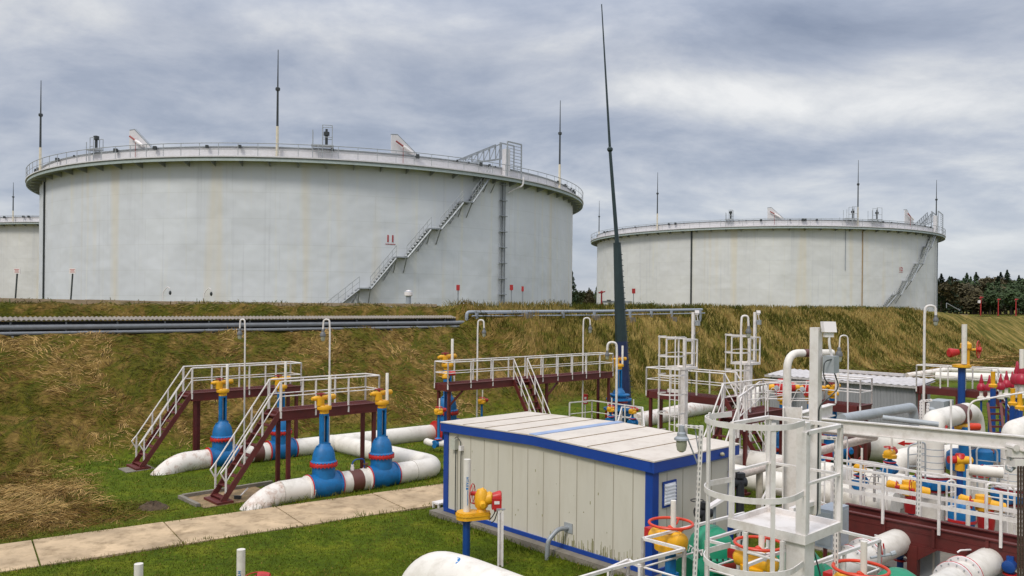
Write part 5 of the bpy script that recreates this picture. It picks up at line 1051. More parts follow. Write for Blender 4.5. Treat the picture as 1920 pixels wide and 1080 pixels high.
# ---------------------------------------------------------------- foreground valve head left of the cabin wall
def make_head(label):
    t = proto('valve_operator', label, 'valve operator', 'yellow valve operators on blue stems')
    m = MB(); m.tube((0, 0, -0.3), (0, 0, 1.04), 0.085, 14); m.tube((0, 0, 0.98), (0, 0, 1.05), 0.12, 14); m.build('stem', DBLUE, t)
    m = MB()
    def slab(z0, z1, k):
        pts = [(-0.24 * k * math.cos(a), -0.24 * k * math.sin(a)) for a in [R(-90 + 180 * j / 12) for j in range(13)]] + [(0.42 + 0.13 * k * math.cos(a), 0.13 * k * math.sin(a)) for a in [R(-90 + 180 * j / 8) for j in range(9)]]
        pts = sorted(pts, key=lambda p: math.atan2(p[1], p[0] - 0.1)); vs = [(x, y, z0) for x, y in pts] + [(x, y, z1) for x, y in pts]; n = len(pts)
        m.add(vs, [tuple(range(n - 1, -1, -1)), tuple(range(n, 2 * n))] + [(i, (i + 1) % n, n + (i + 1) % n, n + i) for i in range(n)])
    slab(1.05, 1.13, 1.0); slab(1.134, 1.17, 1.07); slab(1.174, 1.22, 0.96)
    m.lathe([(0.13, 1.2), (0.10, 1.27), (0.15, 1.33), (0.17, 1.45), (0.16, 1.6), (0.12, 1.68), (0.10, 1.72)], (0.34, 0, 0), n=18); m.sweep([(0.26, 0, 1.66), (0.38, 0, 1.66), (0.4, 0, 1.66)], [0.06, 0.11, 0.08], 12); m.sweep([(0.34, 0, 1.47), (0.56, 0, 1.53), (0.58, 0, 1.53)], [0.14, 0.15, 0.12], 14); m.sweep([(0.34, -0.02, 1.45), (0.36, -0.26, 1.40)], [0.10, 0.06], 10)
    for k in range(7):
        a = R(100 + 25 * k); m.lathe([(0.018, 1.12), (0.018, 1.2)], (0.235 * math.cos(a), 0.235 * math.sin(a), 0), n=6)
    m.build('gear_box', YEL, t)
    m = MB(); m.sweep([(0.56, 0, 1.53), (0.6, 0, 1.53), (0.78, 0.02, 1.56), (0.8, 0.02, 1.56)], [0.08, 0.11, 0.13, 0.1], 14); m.box((0.68, -0.07, 1.42), (0.22, 0.2, 0.26)); m.box((0.66, 0, 1.26), (0.06, 0.06, 0.1)); mo_ = m.build('motor', RED, t)
    m = MB(); m.box((0.68, -0.175, 1.45), (0.12, 0.008, 0.07)); m.build('name_plate', SIGNW, mo_)
    m = MB(); m.sweep(bend([(0.66, -0.02, 1.22), (0.6, -0.02, 1.1), (0.52, -0.04, 1.02)], 0.05), 0.012, 6); m.sweep(bend([(0.72, -0.02, 1.24), (0.64, -0.03, 1.0), (0.56, -0.05, 0.96)], 0.05), 0.012, 6); m.build('cable', BLACK, mo_)
    m = MB(); X = Vector((1, -0.35, 0)).normalized(); c0 = Vector((0.13, 0.05, 1.62)); m.ring(c0, 0.22, 0.011, X, 26, 6); a1 = X.orthogonal().normalized(); b1 = X.cross(a1)
    for k in range(6): a = k * math.pi / 3; m.tube(c0, c0 + (a1 * math.cos(a) + b1 * math.sin(a)) * 0.22, 0.007, 5)
    m.lathe([(0.05, -0.03), (0.05, 0.1)], c0, X, 10); m.tube(c0 + Vector((0, 0, -0.22)), c0 + Vector((0.1, -0.05, -0.24)), 0.02, 6); m.build('handwheel', RED, t)
    m = MB(); m.tube((0, 0, 1.2), (0, 0, 2.42), 0.08, 18); it = m.build('indicator_tube', PIPEW, t)
    for k, ch in enumerate('NTAR'):
        M = Matrix(((0, 1, 0, 0.0), (0, 0, -1, -0.082), (-1, 0, 0, 2.0 - k * 0.06), (0, 0, 0, 1))) @ Matrix.Identity(4); text_mesh('lettering', ch, 0.075, LOGO, it, M, 0.002)
    mk = MB(); mk.box((0.0, -0.082, 1.76), (0.05, 0.006, 0.04)); mk.box((0.012, -0.0815, 1.55), (0.012, 0.005, 0.34)); mk.build('blue_mark', LOGO, it)
    return t
o = G(875, 1060); o = Vector((PD(875, 965, 18.4).x, 18.4, 0)); VH = place(make_head('yellow valve operator with red motor and white tube, standing before the cabin wall'), o, R(6))
for (px, py, Y, lab) in ((452, 1030, 15.5, 'white indicator tube with small blue writing, just above the bottom edge beside a red wheel'), (260, 1057, 15.0, 'leftmost white indicator tube with small blue writing at the bottom edge')):
    pt = PD(px, py, Y); c = copy_of(VH, (pt.x, Y, pt.z - 2.42), R(-4) if px > 300 else R(160), label=lab)
    if px > 300:
        hw = PD(484, 1078, Y + 0.6); m = MB(); t = thing('red_operator_wheel', 'red handwheel just showing at the bottom edge right of a white tube', 'handwheel', (hw.x, hw.y, 0))
        m.ring(hw - Z3 * 0.02, 0.24, 0.012, Z3, 24, 6); m.lathe([(0.12, -0.3), (0.14, -0.05), (0.08, 0.0)], hw + Vector((0.03, 0, 0)), n=12); m.sweep([hw + Vector((0, 0, -0.03)), hw + Vector((0.24, 0, -0.03))], [0.1, 0.07], 10); m.tube((hw.x, hw.y, 0), hw, 0.06, 8); m.build('wheel', RED, t)
t = thing('cable_post', 'thin white post beside the yellow valve operator before the cabin wall', 'post', G(938, 1062)); o = G(938, 1062); m = MB()
for a in (-0.045, 0.045): m.box((o.x + a, o.y, 0.64), (0.07, 0.05, 1.32) if False else (0.045, 0.05, 1.32))
m.box((o.x, o.y + 0.02, 0.62), (0.05, 0.012, 1.2)); m.build('post', WHITE, t)
m = MB(); m.box((o.x, o.y, 1.31), (0.2, 0.08, 0.02)); m.build('cap', GREY, t)
# big white wrapped pipe in the very front with a blue mark
t = thing('front_white_pipe', 'big white pipe with a blue mark rising out of the grass at the bottom centre', 'pipe', G(850, 1090)); zc_ = 0.62
pk = G(842, 1072, 0.55); s_, w_ = SW(pk)
m = MB(); rad = 0.56; cs = bend([F(s_ - 0.55, w_ + 0.75, -0.9), F(s_ - 0.2, w_ + 0.35, 0.40), F(s_, w_ - 0.4, 0.40), F(s_, w_ - 4.5, 0.40)], 0.55, 9); m.sweep(cs, rad, 36); pp = m.build('pipe', PIPEW, t, 60)
lgp = MB(); c0 = F(s_, w_ - 0.42, 0.40)
def on_pipe(al, ang): return c0 + N3 * al + (-U3 * math.cos(ang) + Z3 * math.sin(ang)) * (rad + 0.004)
def band(m_, pts, wd_):
    L_ = []; 
    for i, (al, ag) in enumerate(pts):
        d = Vector((pts[min(i + 1, len(pts) - 1)][0] - pts[max(i - 1, 0)][0], (pts[min(i + 1, len(pts) - 1)][1] - pts[max(i - 1, 0)][1]) * rad)); d = Vector((d[0], d[1])).normalized(); nx, ny = -d.y, d.x; ww = wd_ * (0.35 + 0.65 * math.sin(math.pi * (i + 0.5) / len(pts)))
        L_ += [on_pipe(al + nx * ww, ag + ny * ww / rad), on_pipe(al - nx * ww, ag - ny * ww / rad)]
    m_.add(L_, [(2 * i, 2 * i + 1, 2 * i + 3, 2 * i + 2) for i in range(len(pts) - 1)])
band(lgp, [(0.10 * math.cos(a), R(66) + 0.22 * math.sin(a)) for a in [R(20 + 14 * k) for k in range(18)]], 0.03); lgp.build('blue_mark', LOGO, pp)
lg2 = MB(); band(lg2, [(0.05 * math.cos(a), R(63) + 0.10 * math.sin(a)) for a in [R(20 + 16 * k) for k in range(12)]], 0.02); lg2.build('cyan_mark', LOGO2, pp)
# ---------------------------------------------------------------- small valves and fittings
def small_valve(c, label, sc=1.0, yellow=True, name='small_valve', wheel=True, stem=0.55, col=None, body=None, group='small valves on the pipes'):
    t = thing(name, label, 'small valve', tuple(c), group); c = Vector(c)
    m = MB(); m.lathe([(0.16, -0.22), (0.16, -0.18), (0.11, -0.16), (0.14, 0), (0.11, 0.16), (0.16, 0.18), (0.16, 0.22)], c, U3, 16); m.lathe([(0.10, 0.05), (0.10, 0.16), (0.15, 0.17), (0.15, 0.22), (0.08, 0.24), (0.05, 0.26), (0.05, stem * sc)], c, n=14); m.build('valve_body', body or BLUE, t)
    m = MB(); m.lathe([(0.155, 0.175), (0.165, 0.195), (0.155, 0.215)], c, n=16); m.build('flange_rim', RED, t)
    if yellow:
        z = stem * sc; m = MB(); m.lathe([(0.06, z), (0.17, z + 0.02), (0.18, z + 0.10), (0.12, z + 0.13)], c, n=16); m.sweep([c + Z3 * (z + 0.15) - U3 * 0.2, c + Z3 * (z + 0.15) - U3 * 0.17, c + Z3 * (z + 0.15) + U3 * 0.14], [0.05, 0.10, 0.10], 10); m.build('gear_box', YEL, t)
        m = MB(); m.sweep([c + Z3 * (z + 0.16) + U3 * 0.14, c + Z3 * (z + 0.16) + U3 * 0.34], [0.10, 0.08], 10)
        if wheel: m.ring(c + Z3 * (z + 0.3), 0.14, 0.014, Z3, 16, 5); m.tube(c + Z3 * (z + 0.3) - U3 * 0.14, c + Z3 * (z + 0.3) + U3 * 0.14, 0.01, 5); m.tube(c + Z3 * z, c + Z3 * (z + 0.32), 0.03, 6)
        m.build('handwheel', col or RED, t)
        m = MB(); m.tube(c + Z3 * (z + 0.1) + N3 * -0.05, c + Z3 * (z + 0.65) + N3 * -0.05, 0.03, 8); m.build('indicator_tube', PIPEW, t)
    return t
t = thing('bypass_pipe', 'thin white bypass pipe with an elbow left of the cabin corner', 'pipe', F(20.3, 26.6, 0)); m = MB(); b0 = G(800, 828, 0.35); m.sweep(bend([b0, G(812, 832, 0.35), G(872, 832, 0.35)], 0.3), 0.14, 16); m.build('pipe', PIPEW, t)
small_valve(G(822, 832, 0.35), 'small blue bypass valve with yellow gear left of the cabin corner', 1.9, stem=0.62)
p = G(903, 800, 0.3); small_valve((p.x, p.y, 0.3), 'yellow gear of a small valve peeping over the left part of the cabin roof', 1.0, stem=1.05)
for px, py, lab in ((1145, 789, 'small valve with yellow gear behind the cabin roof, left of its twin'), (1186, 793, 'small valve with yellow gear behind the cabin roof, right of its twin')):
    p = G(px, py, 0.75); small_valve(p, lab, 1.0, stem=0.4)
t = thing('fire_box', 'small red fire point box behind the cabin roof', 'fire box', G(1097, 790)); o = G(1097, 790); m = MB(); m.box(o + Z3 * 1.15, (0.26, 0.12, 0.5)); bx = m.build('box', RED, t)
m = MB(); m.tube(o, o + Z3 * 0.9, 0.03, 6); m.build('post', WHITE, t)
m = MB(); m.box(o + Vector((0, -0.064, 1.2)), (0.1, 0.008, 0.12)); m.box(o + Vector((0, -0.064, 0.98)), (0.16, 0.008, 0.05)); m.build('white_mark', SIGNW, bx)
p = PD(836, 700, 34.5)
t = thing('valve_operator', 'yellow and red valve head left of the long platform end, above the blue gate valve', 'valve operator', (p.x, p.y, 0)) ; m = MB()
m.lathe([(0.06, 0), (0.06, 2.6)], (p.x, p.y, 0), n=8); m.build('stem', DBLUE, t); m = MB(); m.lathe([(0.1, -0.25), (0.17, -0.2), (0.17, -0.1), (0.1, 0.0)], p, n=14); m.sweep([p - Vector((0.3, 0, 0)), p + Vector((0.1, 0, 0))], 0.09, 10); m.build('gear_box', YEL, t)
m = MB(); m.sweep([p + Vector((0.1, 0, 0)), p + Vector((0.42, 0, 0))], [0.11, 0.09], 10); m.build('motor', RED, t)

# ---------------------------------------------------------------- pipelines of the right-hand group
def pipeline(name, label, pts, r, m_, bands=(), bendr=0.9, group=None, n=26, cat='pipeline'):
    t = thing(name, label, cat, (pts[0][0], pts[0][1], 0), group); m = MB(); m.sweep(bend(pts, bendr, 10), r, n); m.build('pipe', m_, t)
    for (a, b, f0, f1, bm_) in bands:
        a, b = Vector(a), Vector(b); m = MB(); m.sweep([a.lerp(b, f0), a.lerp(b, f1)], r + 0.006, n, cap=False); m.build('painted_band', bm_, t)
    return t
a, b = G(1192, 790, 0.3), G(1452, 737, 0.3)
pipeline('far_pipeline', 'stained white pipe crossing the grass behind the caged ladder towers', [a, b, b + U3 * 3], 0.40, RUSTW, [(a, b, 0.60, 0.76, BROWN)])
m = MB(); m.lathe([(0.41, 0), (0.46, 0.03), (0.46, 0.10), (0.41, 0.13)], a.lerp(b, 0.12), (b - a).normalized(), 26)
c = PD(1411, 750, 36); d_ = PD(1413, 770, 36.4)
pipeline('elbow_pipe', 'white pipe elbow turning down right of the second caged ladder tower', [PD(1413, 800, 35), PD(1413, 735, 35), PD(1450, 728, 37), PD(1500, 722, 40)], 0.20, PIPEW, bendr=0.6)
pipeline('thin_arch_pipe', 'thin white pipe rising and bending right to the tall white pole, with one brown band', [PD(1476, 830, 26), PD(1476, 662, 26), PD(1560, 662, 27)], 0.125, PIPEW, [(PD(1476, 662, 26), PD(1560, 662, 27), 0.35, 0.50, BROWN)], bendr=0.55, n=18)
p0, p1 = G(1735, 838, 0.75), G(1545, 832, 0.75)
pipeline('wide_pipe', 'widest white pipe in the right group, with a dark brown band and a red arrow', [p1, p0], 0.60, PIPEW, [(p1, p0, 0.20, 0.42, BROWN)], n=36)
m = MB(); e_ = (p0 - p1).normalized(); sd_ = Vector((e_.y, -e_.x, 0)); c = p1.lerp(p0, 0.80) + sd_ * 0.58 + Z3 * 0.2; up_ = (Z3 * 0.93 - sd_ * -0.0); m.plate([c - e_ * 0.45, c - e_ * 0.2 + Z3 * 0.11, c - e_ * 0.2 + Z3 * 0.035, c + e_ * 0.15 + Z3 * 0.035, c + e_ * 0.15 - Z3 * 0.035, c - e_ * 0.2 - Z3 * 0.035, c - e_ * 0.2 - Z3 * 0.11], 0.02)
tag(m.build('flow_arrow', RED), 'red flow arrow painted on the widest white pipe', 'flow arrow')
pipeline('elbow_pipe', 'white elbow pipe turning down in front of the widest pipe, above the walkway rail', [G(1800, 852, 1.45), G(1672, 862, 1.45), G(1672, 862, 1.45) - Z3 * 1.4], 0.33, PIPEW, bendr=0.8)
pipeline('lower_pipeline', 'upper of the two long white pipes behind the walkway rails', [F(23.3, 17.5, 0.95), F(23.3, 8.6, 0.95)], 0.40, PIPEW, bendr=0.5)
pipeline('lower_pipeline', 'lower of the two long white pipes behind the walkway rails', [F(21.6, 16.5, 0.85), F(21.6, 8.4, 0.85)], 0.34, PIPEW, bendr=0.5)
pipeline('right_far_pipeline', 'white pipe running off to the right edge behind the red relief valves', [PD(1785, 693, 60), PD(1990, 700, 56)], 0.28, PIPEW)
pipeline('right_far_pipeline', 'second white pipe in front of it, half hidden by the red relief valves', [PD(1755, 706, 52), PD(1990, 712, 48)], 0.30, PIPEW)
pipeline('far_header_pipe', 'pale pipe and kerb line beyond the grey shed', [PD(1700, 705, 66), PD(1800, 690, 68)], 0.25, RUSTW)
pipeline('grey_duct', 'pale grey pipe rising to the grey shed wall behind the crane beam', [PD(1578, 786, 18), PD(1712, 763, 21), PD(1714, 800, 21)], 0.12, LGREY, bendr=0.25, n=20)
pipeline('grey_duct', 'thin pale grey pipe under the thicker one behind the crane beam', [PD(1655, 783, 18.5), PD(1760, 796, 18)], 0.06, LGREY, n=14)
pipeline('insulated_pipe', 'thin pipe wrapped in pale insulation, sloping up behind the caged ladder', [PD(1364, 896, 20), PD(1480, 862, 21.5), PD(1558, 840, 22.5), PD(1640, 819, 24)], 0.115, INS, n=14)
pipeline('insulated_pipe', 'second insulated thin pipe under the crane beam, meeting the first one', [PD(1505, 803, 21), PD(1640, 818, 23.5)], 0.09, INS, n=14)
pipeline('pipe_support', 'thin pale post holding up the insulated pipe', [PD(1424, 880, 20.8), PD(1424, 960, 20.6)], 0.09, mat('support_post', (0.36, 0.32, 0.25), 0.8, dirt=0.4), n=10, cat='post')
# risers and arches
def riser(label, s, w, sc=1.0):
    t = thing('riser_pipe', label, 'riser', F(s, w, 0), 'tall white risers with blue valve discs'); c = F(s, w, 0)
    m = MB(); m.tube(c, c + Z3 * 1.22, 0.285, 28); m.tube(c + Z3 * 1.52, c + Z3 * 2.5, 0.28, 28); rp = m.build('riser', PIPEW, t)
    for k in range(4): m = MB(); m.lathe([(0.281, 0), (0.287, 0.01), (0.281, 0.02)], c + Z3 * (1.75 + 0.17 * k), n=28); m.build('weld_ring', PGREY, rp)
    m = MB(); m.lathe([(0.36, 1.22), (0.47, 1.25), (0.50, 1.34), (0.49, 1.45), (0.42, 1.50), (0.34, 1.51)], c, n=32); m.sweep([c + Z3 * 1.36 - U3 * 0.42, c + Z3 * 1.36 - U3 * 0.62 ], [0.16, 0.13], 12); m.build('valve_disc', BLUE, t)
    for z in (1.19, 1.52): m = MB(); m.lathe([(0.285, z - 0.03), (0.42, z - 0.025), (0.42, z + 0.025), (0.285, z + 0.03)], c, n=30); m.build('flange', mat('flange_red', (0.26, 0.015, 0.02), 0.5), t)
    m = MB(); m.lathe([(0.285, 1.56), (0.40, 1.565), (0.40, 1.60), (0.285, 1.61)], c, n=30); m.build('bolt_ring', SIGNW, t)
    return t
def arch(t, s, w, L_, zt=3.0, band_=True):
    m = MB(); c0 = F(s, w, 0); c1 = F(s + L_, w, 0); m.sweep(bend([c0 + Z3 * 2.5, c0 + Z3 * zt, c1 + Z3 * zt, c1 + Z3 * 0.2], 0.75, 12), 0.28, 28); m.build('arch', PIPEW, t)
    if band_: m = MB(); m.sweep([c0.lerp(c1, 0.50) + Z3 * zt, c0.lerp(c1, 0.66) + Z3 * zt], 0.287, 28, cap=False); m.build('brown_band', BROWN, t)
    m = MB(); m.lathe([(0.29, 0), (0.38, 0.01), (0.38, 0.06), (0.29, 0.07)], c1 + Z3 * 2.0, n=26); m.build('flange', RED, t)
rs1 = SW(Vector((PD(1748, 890, 21.3).x, 21.3, 0))); r1 = riser('left tall white riser with a blue disc valve, arching over with a brown band', *rs1); arch(r1, rs1[0], rs1[1], 3.3, 3.0)
rs2 = SW(Vector((PD(1900, 900, 19.9).x, 19.9, 0))); r2 = riser('right tall white riser with a blue disc valve, cut by the picture edge', *rs2); arch(r2, rs2[0], rs2[1], 3.0, 2.95, False)
for k, (px, py, Y, lab) in enumerate(((1775, 772, 20.6, 'a'), (1918, 790, 18, 'b'))): pass
# red arrow marks on the two arches
for t_, (s_, w_), L_, k_ in ((r1, rs1, 3.3, 3.0), (r2, rs2, 3.0, 2.95)):
    m = MB(); c = F(s_, w_, k_ - 0.42) - U3 * 0.0 + (F(0, -1, 0)) * 0.286 + U3 * 0.1; m.plate([c + U3 * -0.03, c + U3 * 0.13 + Z3 * 0.16, c + U3 * 0.05 + Z3 * 0.17, c + U3 * 0.12 + Z3 * 0.30, c + U3 * 0.05 + Z3 * 0.32, c - U3 * 0.02 + Z3 * 0.20, c - U3 * 0.08 + Z3 * 0.2], 0.03); m.build('flow_arrow', RED, t_)
# denser small gear among the pipes
DENSE = ((1500, 745, 24.5, 'frame', 'thin white instrument frame left of the tall white pole'), (1452, 742, 25.5, 'frame', 'thin white instrument frame beside the red motor drive'), (1642, 905, 19.8, 'frame', 'thin white frame before the long pipes, left of the yellow gear'), (1522, 900, 17.5, 'frame', 'thin white frame between the tall pole and the walkway end'), (1868, 905, 19.0, 'frame', 'thin white frame right of the short white meter pipe'))
for (px, py, Y, kind, lab) in DENSE:
    c = PD(px, py, Y); t = thing('instrument_stand', lab, 'stand', (c.x, c.y, 0)); m = MB(); h_ = 0.42
    for a in (-0.28, 0.28): m.tube((c.x + a, c.y, 0.0), (c.x + a, c.y, c.z + h_), 0.018, 6)
    for b in (-0.1, 0.15, 0.4): m.tube((c.x - 0.28, c.y, c.z + b), (c.x + 0.28, c.y, c.z + b), 0.014, 6)
    m.sweep(bend([(c.x - 0.28, c.y, c.z - 0.2), (c.x - 0.1, c.y - 0.1, c.z + 0.3), (c.x + 0.1, c.y - 0.1, c.z + 0.1), (c.x + 0.2, c.y, c.z + 0.5)], 0.1), 0.010, 5); m.build('tube', WHITE, t)
    m = MB(); m.lathe([(0.02, -0.04), (0.075, -0.03), (0.075, 0.03), (0.05, 0.035)], c + Vector((0.05, -0.05, 0.26)), Vector((-0.4, -0.9, 0.1)), 16); m.tube(c + Vector((0.05, -0.03, 0.18)), c + Vector((0.05, -0.03, 0.02)), 0.015, 6); m.build('gauge', LGREY, t)
for (px, py, z, lab) in ((1535, 990, 0.3, 'small red-topped valve under the walkway end by the grey cabinet'), (1612, 905, 1.3, 'small valve on the long pipes behind the walkway rail'), (1668, 880, 1.75, 'small valve on the elbow pipe above the yellow gear'), (1745, 1020, 0.3, 'small blue valve low behind the walkway leg')):
    small_valve(G(px, py, z), lab, 0.8, yellow=(py < 1000), stem=0.35)
# cluster of second-row risers with blue bodies behind
for (px, Y, lab) in ((1798, 23.0, 'narrow white riser with red flange behind the first arch'), (1838, 23.4, 'white riser between the two arches, red flange at half height'), (1872, 24.5, 'short blue-bodied riser behind the right-hand rail')):
    c = Vector((PD(px, 850, Y).x, Y, 0)); t = thing('short_riser', lab, 'riser', tuple(c), 'short risers behind the arches'); m = MB(); m.tube(c, c + Z3 * 1.35, 0.20, 22); m.build('riser', PIPEW, t)
    m = MB(); m.lathe([(0.2, 1.1), (0.28, 1.11), (0.28, 1.17), (0.2, 1.18)], c, n=22); m.build('flange', RED, t)
    m = MB(); m.lathe([(0.22, 1.35), (0.32, 1.37), (0.34, 1.6), (0.32, 1.85), (0.2, 1.95)], c, n=24); m.build('valve_body', BLUE, t)
for (px, py, Y, lab) in ((1796, 955, 20.4, 'blue valve body beside the left riser, behind the walkway rail'), (1808, 925, 20.3, 'blue valve body behind the right yellow gear')):
    c = PD(px, py, Y); t = thing('blue_valve_body', lab, 'valve', (c.x, c.y, 0), 'blue valve bodies between the risers'); m = MB(); m.lathe([(0.2, 0), (0.22, 0.4), (0.26, 0.6), (0.26, 0.9), (0.2, 1.1), (0.1, 1.2)], (c.x, c.y, 0), n=22); m.build('valve_body', BLUE, t)
    m = MB(); m.lathe([(0.22, 0.58), (0.29, 0.59), (0.29, 0.65), (0.22, 0.66)], (c.x, c.y, 0), n=22); m.build('flange', RED, t)
# geared handwheel drives
def drive(px, py, Y, label, sc=1.0):
    c = PD(px, py, Y); t = thing('gear_drive', label, 'valve operator', tuple(c), 'yellow gear drives with red wheels'); X = Vector((1, 0, 0)); D = Vector((0.95, -0.3, -0.15)).normalized()
    m = MB(); m.sweep([c - D * 0.42 * sc, c - D * 0.38 * sc, c - D * 0.2 * sc], [0.06, 0.11, 0.09], 12); m.sweep([c - D * 0.32 * sc - Z3 * 0.02 + Vector((0, -0.15, 0)), c + D * 0.05 * sc + Z3 * 0.04 + Vector((0, -0.15, 0))], [0.08, 0.07], 12)
    m.sweep([c - D * 0.1, c + D * 0.08, c + D * 0.12, c + D * 0.46 * sc, c + D * 0.48 * sc], [0.10, 0.19, 0.12, 0.11, 0.07], 14); m.lathe([(0.15, -0.15), (0.17, 0), (0.15, 0.18)], c + D * 0.05, Z3, 14); m.build('gear_box', YEL, t)
    for off, rr_ in ((0.02, 0.27), (-0.30, 0.13)):
        m = MB(); cc = c + D * off + Vector((0, -0.22, 0.0)); ax = Vector((0.75, -0.6, 0.1)).normalized(); m.ring(cc, rr_, 0.012, ax, 26, 6); a1 = ax.orthogonal().normalized(); b1 = ax.cross(a1)
        for k in range(6): a = k * math.pi / 3; m.tube(cc, cc + (a1 * math.cos(a) + b1 * math.sin(a)) * rr_ * 1.25, 0.008, 5)
        m.lathe([(0.04, -0.05), (0.05, 0.05)], cc, ax, 10); m.build('handwheel', RED, t)
    m = MB(); m.lathe([(0.16, -0.55), (0.18, -0.35), (0.15, -0.12)], c + D * 0.12, Z3, 14); m.build('motor', mat('motor_red', (0.34, 0.012, 0.014), 0.4), t)
    m = MB(); m.tube(c + D * 0.1 - Z3 * 0.5, (c.x + 0.1, c.y, 0.1), 0.07, 8); m.build('stem', DBLUE, t)
    return t
drive(1700, 915, 18.9, 'yellow gear drive with red handwheels left of the first riser, over the walkway rail', 1.05)
drive(1838, 943, 17.8, 'yellow gear drive with red handwheels between the two risers, lower right', 1.05)
c = PD(1800, 862, 21.0); t = thing('gear_drive', 'small yellow gear with a red wheel just right of the first riser', 'valve operator', tuple(c)); m = MB(); m.sweep([c - Vector((0.1, 0, 0)), c + Vector((0.25, -0.1, 0)), c + Vector((0.27, -0.1, 0))], [0.13, 0.1, 0.06], 12); m.lathe([(0.12, -0.28), (0.12, 0)], c, n=12); m.build('gear_box', YEL, t)
m = MB(); m.lathe([(0.13, 0), (0.15, 0.05), (0.1, 0.16)], c, n=14); m.sweep([c - Vector((0.3, 0, 0)), c - Vector((0.1, 0, 0))], 0.1, 10); m.build('motor', RED, t); m = MB(); m.tube(c - Z3 * 0.28, (c.x, c.y, 0), 0.08, 8); m.build('stem', DBLUE, t)
c = PD(1808, 800, 22.5); t = thing('gear_drive', 'yellow and red drive seen through the arch of the left riser', 'valve operator', tuple(c)); m = MB(); m.sweep([c - Vector((0.25, 0, 0)), c + Vector((0.1, 0, 0))], 0.09, 12); m.build('gear_box', YEL, t); m = MB(); m.sweep([c + Vector((0.1, 0, 0)), c + Vector((0.42, 0, 0))], [0.11, 0.10], 12); m.build('motor', ORED, t); m = MB(); m.tube(c, (c.x, c.y, 0), 0.14, 10); m.build('stem', BLUE, t)
c = PD(1808, 880, 18.9); c2_ = c + Vector((0.55, -0.25, -0.02)); c = c - Vector((-0.1, 0, 0)); t = thing('meter_pipe', 'short white horizontal pipe with red arrow marks beside the first riser', 'pipe', tuple(c)); m = MB(); m.tube(c, c2_ + Vector((0.2, 0, 0)), 0.13, 18); m.tube(c, c - Z3 * 1.5, 0.05, 8); m.build('pipe', PIPEW, t)
m = MB(); dd = (c2_ - c).normalized(); o = c + Vector((0.15, -0.1, 0.095)); m.plate([o, o + Vector((0.12, -0.02, 0.05)), o + Vector((0.12, -0.02, 0.02)), o + Vector((0.4, -0.14, 0.02)), o + Vector((0.4, -0.14, -0.02)), o + Vector((0.12, -0.02, -0.02)), o + Vector((0.12, -0.02, -0.05))], 0.012); m.build('arrow_mark', RED, t)
# thin instrument frames standing on the walkway
for (pts, Y, lab) in (([(1703, 895), (1703, 835), (1735, 828), (1735, 900)], 20.2, 'thin grey instrument frame left of the first riser, under the crane beam'), ([(1784, 955), (1783, 750)], 17.6, 'thin white upright passing before the first arch'), ([(1833, 920), (1831, 838), (1870, 842), (1870, 925)], 20, 'thin grey instrument frame right of the small yellow gear'),
        ([(1791, 975), (1791, 900), (1775, 902), (1775, 975)], 17.5, 'small white ladder frame on the walkway left of the lower gear drive'), ([(1851, 990), (1850, 905), (1902, 912), (1902, 1000)], 16.4, 'white square frame on the walkway at the right riser'), ([(1823, 925), (1815, 770), (1822, 752), (1925, 735)], 19, 'thin white handrail curving over the right arch to the picture edge')):
    P_ = [PD(a, b, Y) for a, b in pts]; t = thing('instrument_stand', lab, 'stand', tuple(P_[0])); m = MB(); m.sweep(bend(P_, 0.12, 4) if len(P_) > 2 else P_, 0.022, 7); 
    if len(P_) == 4 and pts[0][0] != 1823:
        for f_ in (0.35, 0.7): m.tube(P_[0].lerp(P_[1], f_), P_[3].lerp(P_[2], f_), 0.014, 6)
    m.build('tube', WHITE if 'white' in lab else LGREY, t)
# pale box with instrument, behind the arch; gauges
for (px, py, Y, sx, sz, lab) in ((1764, 775, 27, 0.9, 0.9, 'pale grey instrument cabinet behind the left arch'),):
    c = PD(px, py, Y); t = thing('instrument_cabinet', lab, 'cabinet', (c.x, c.y, 0)); m = MB(); m.box(c, (sx, 0.5, sz), U3, N3); m.build('case', LGREY, t); m = MB(); m.box(c - N3 * 0.26, (0.02, 0.02, sz * 0.95), U3, N3); m.build('door_gap', DARK, t)
    m = MB()
    for a in (-1, 1): m.bar(Vector((c.x, c.y, 0)) + U3 * a * 0.35, c - Z3 * sz / 2 + U3 * a * 0.35, 0.08, 0.08)
    m.build('leg', REDB, t)
c = PD(1746, 780, 22.5); t = thing('level_gauge', 'glass-bodied gauge in a perforated stand left of the big arch', 'gauge', (c.x, c.y, 0)); m = MB(); m.lathe([(0.05, 0.25), (0.11, 0.2), (0.13, 0.05), (0.12, -0.1)], c, n=14); m.build('head', LGREY, t); m = MB(); m.lathe([(0.11, -0.1), (0.12, -0.5)], c, n=14); m.build('glass_body', GLASS, t)
q, qh = MB(), MB(); perforated(q, qh, PD(1726, 900, 22.4), PD(1727, 752, 22.4), 0.07); perforated(q, qh, PD(1729, 900, 22.3), PD(1740, 756, 22.3), 0.06); perforated(q, qh, PD(1727, 752, 22.4), PD(1747, 750, 22.4), 0.06); ps = q.build('stand', WHITE, t); qh.build('slots', mat('slot_grey', (0.16, 0.16, 0.16)), ps)
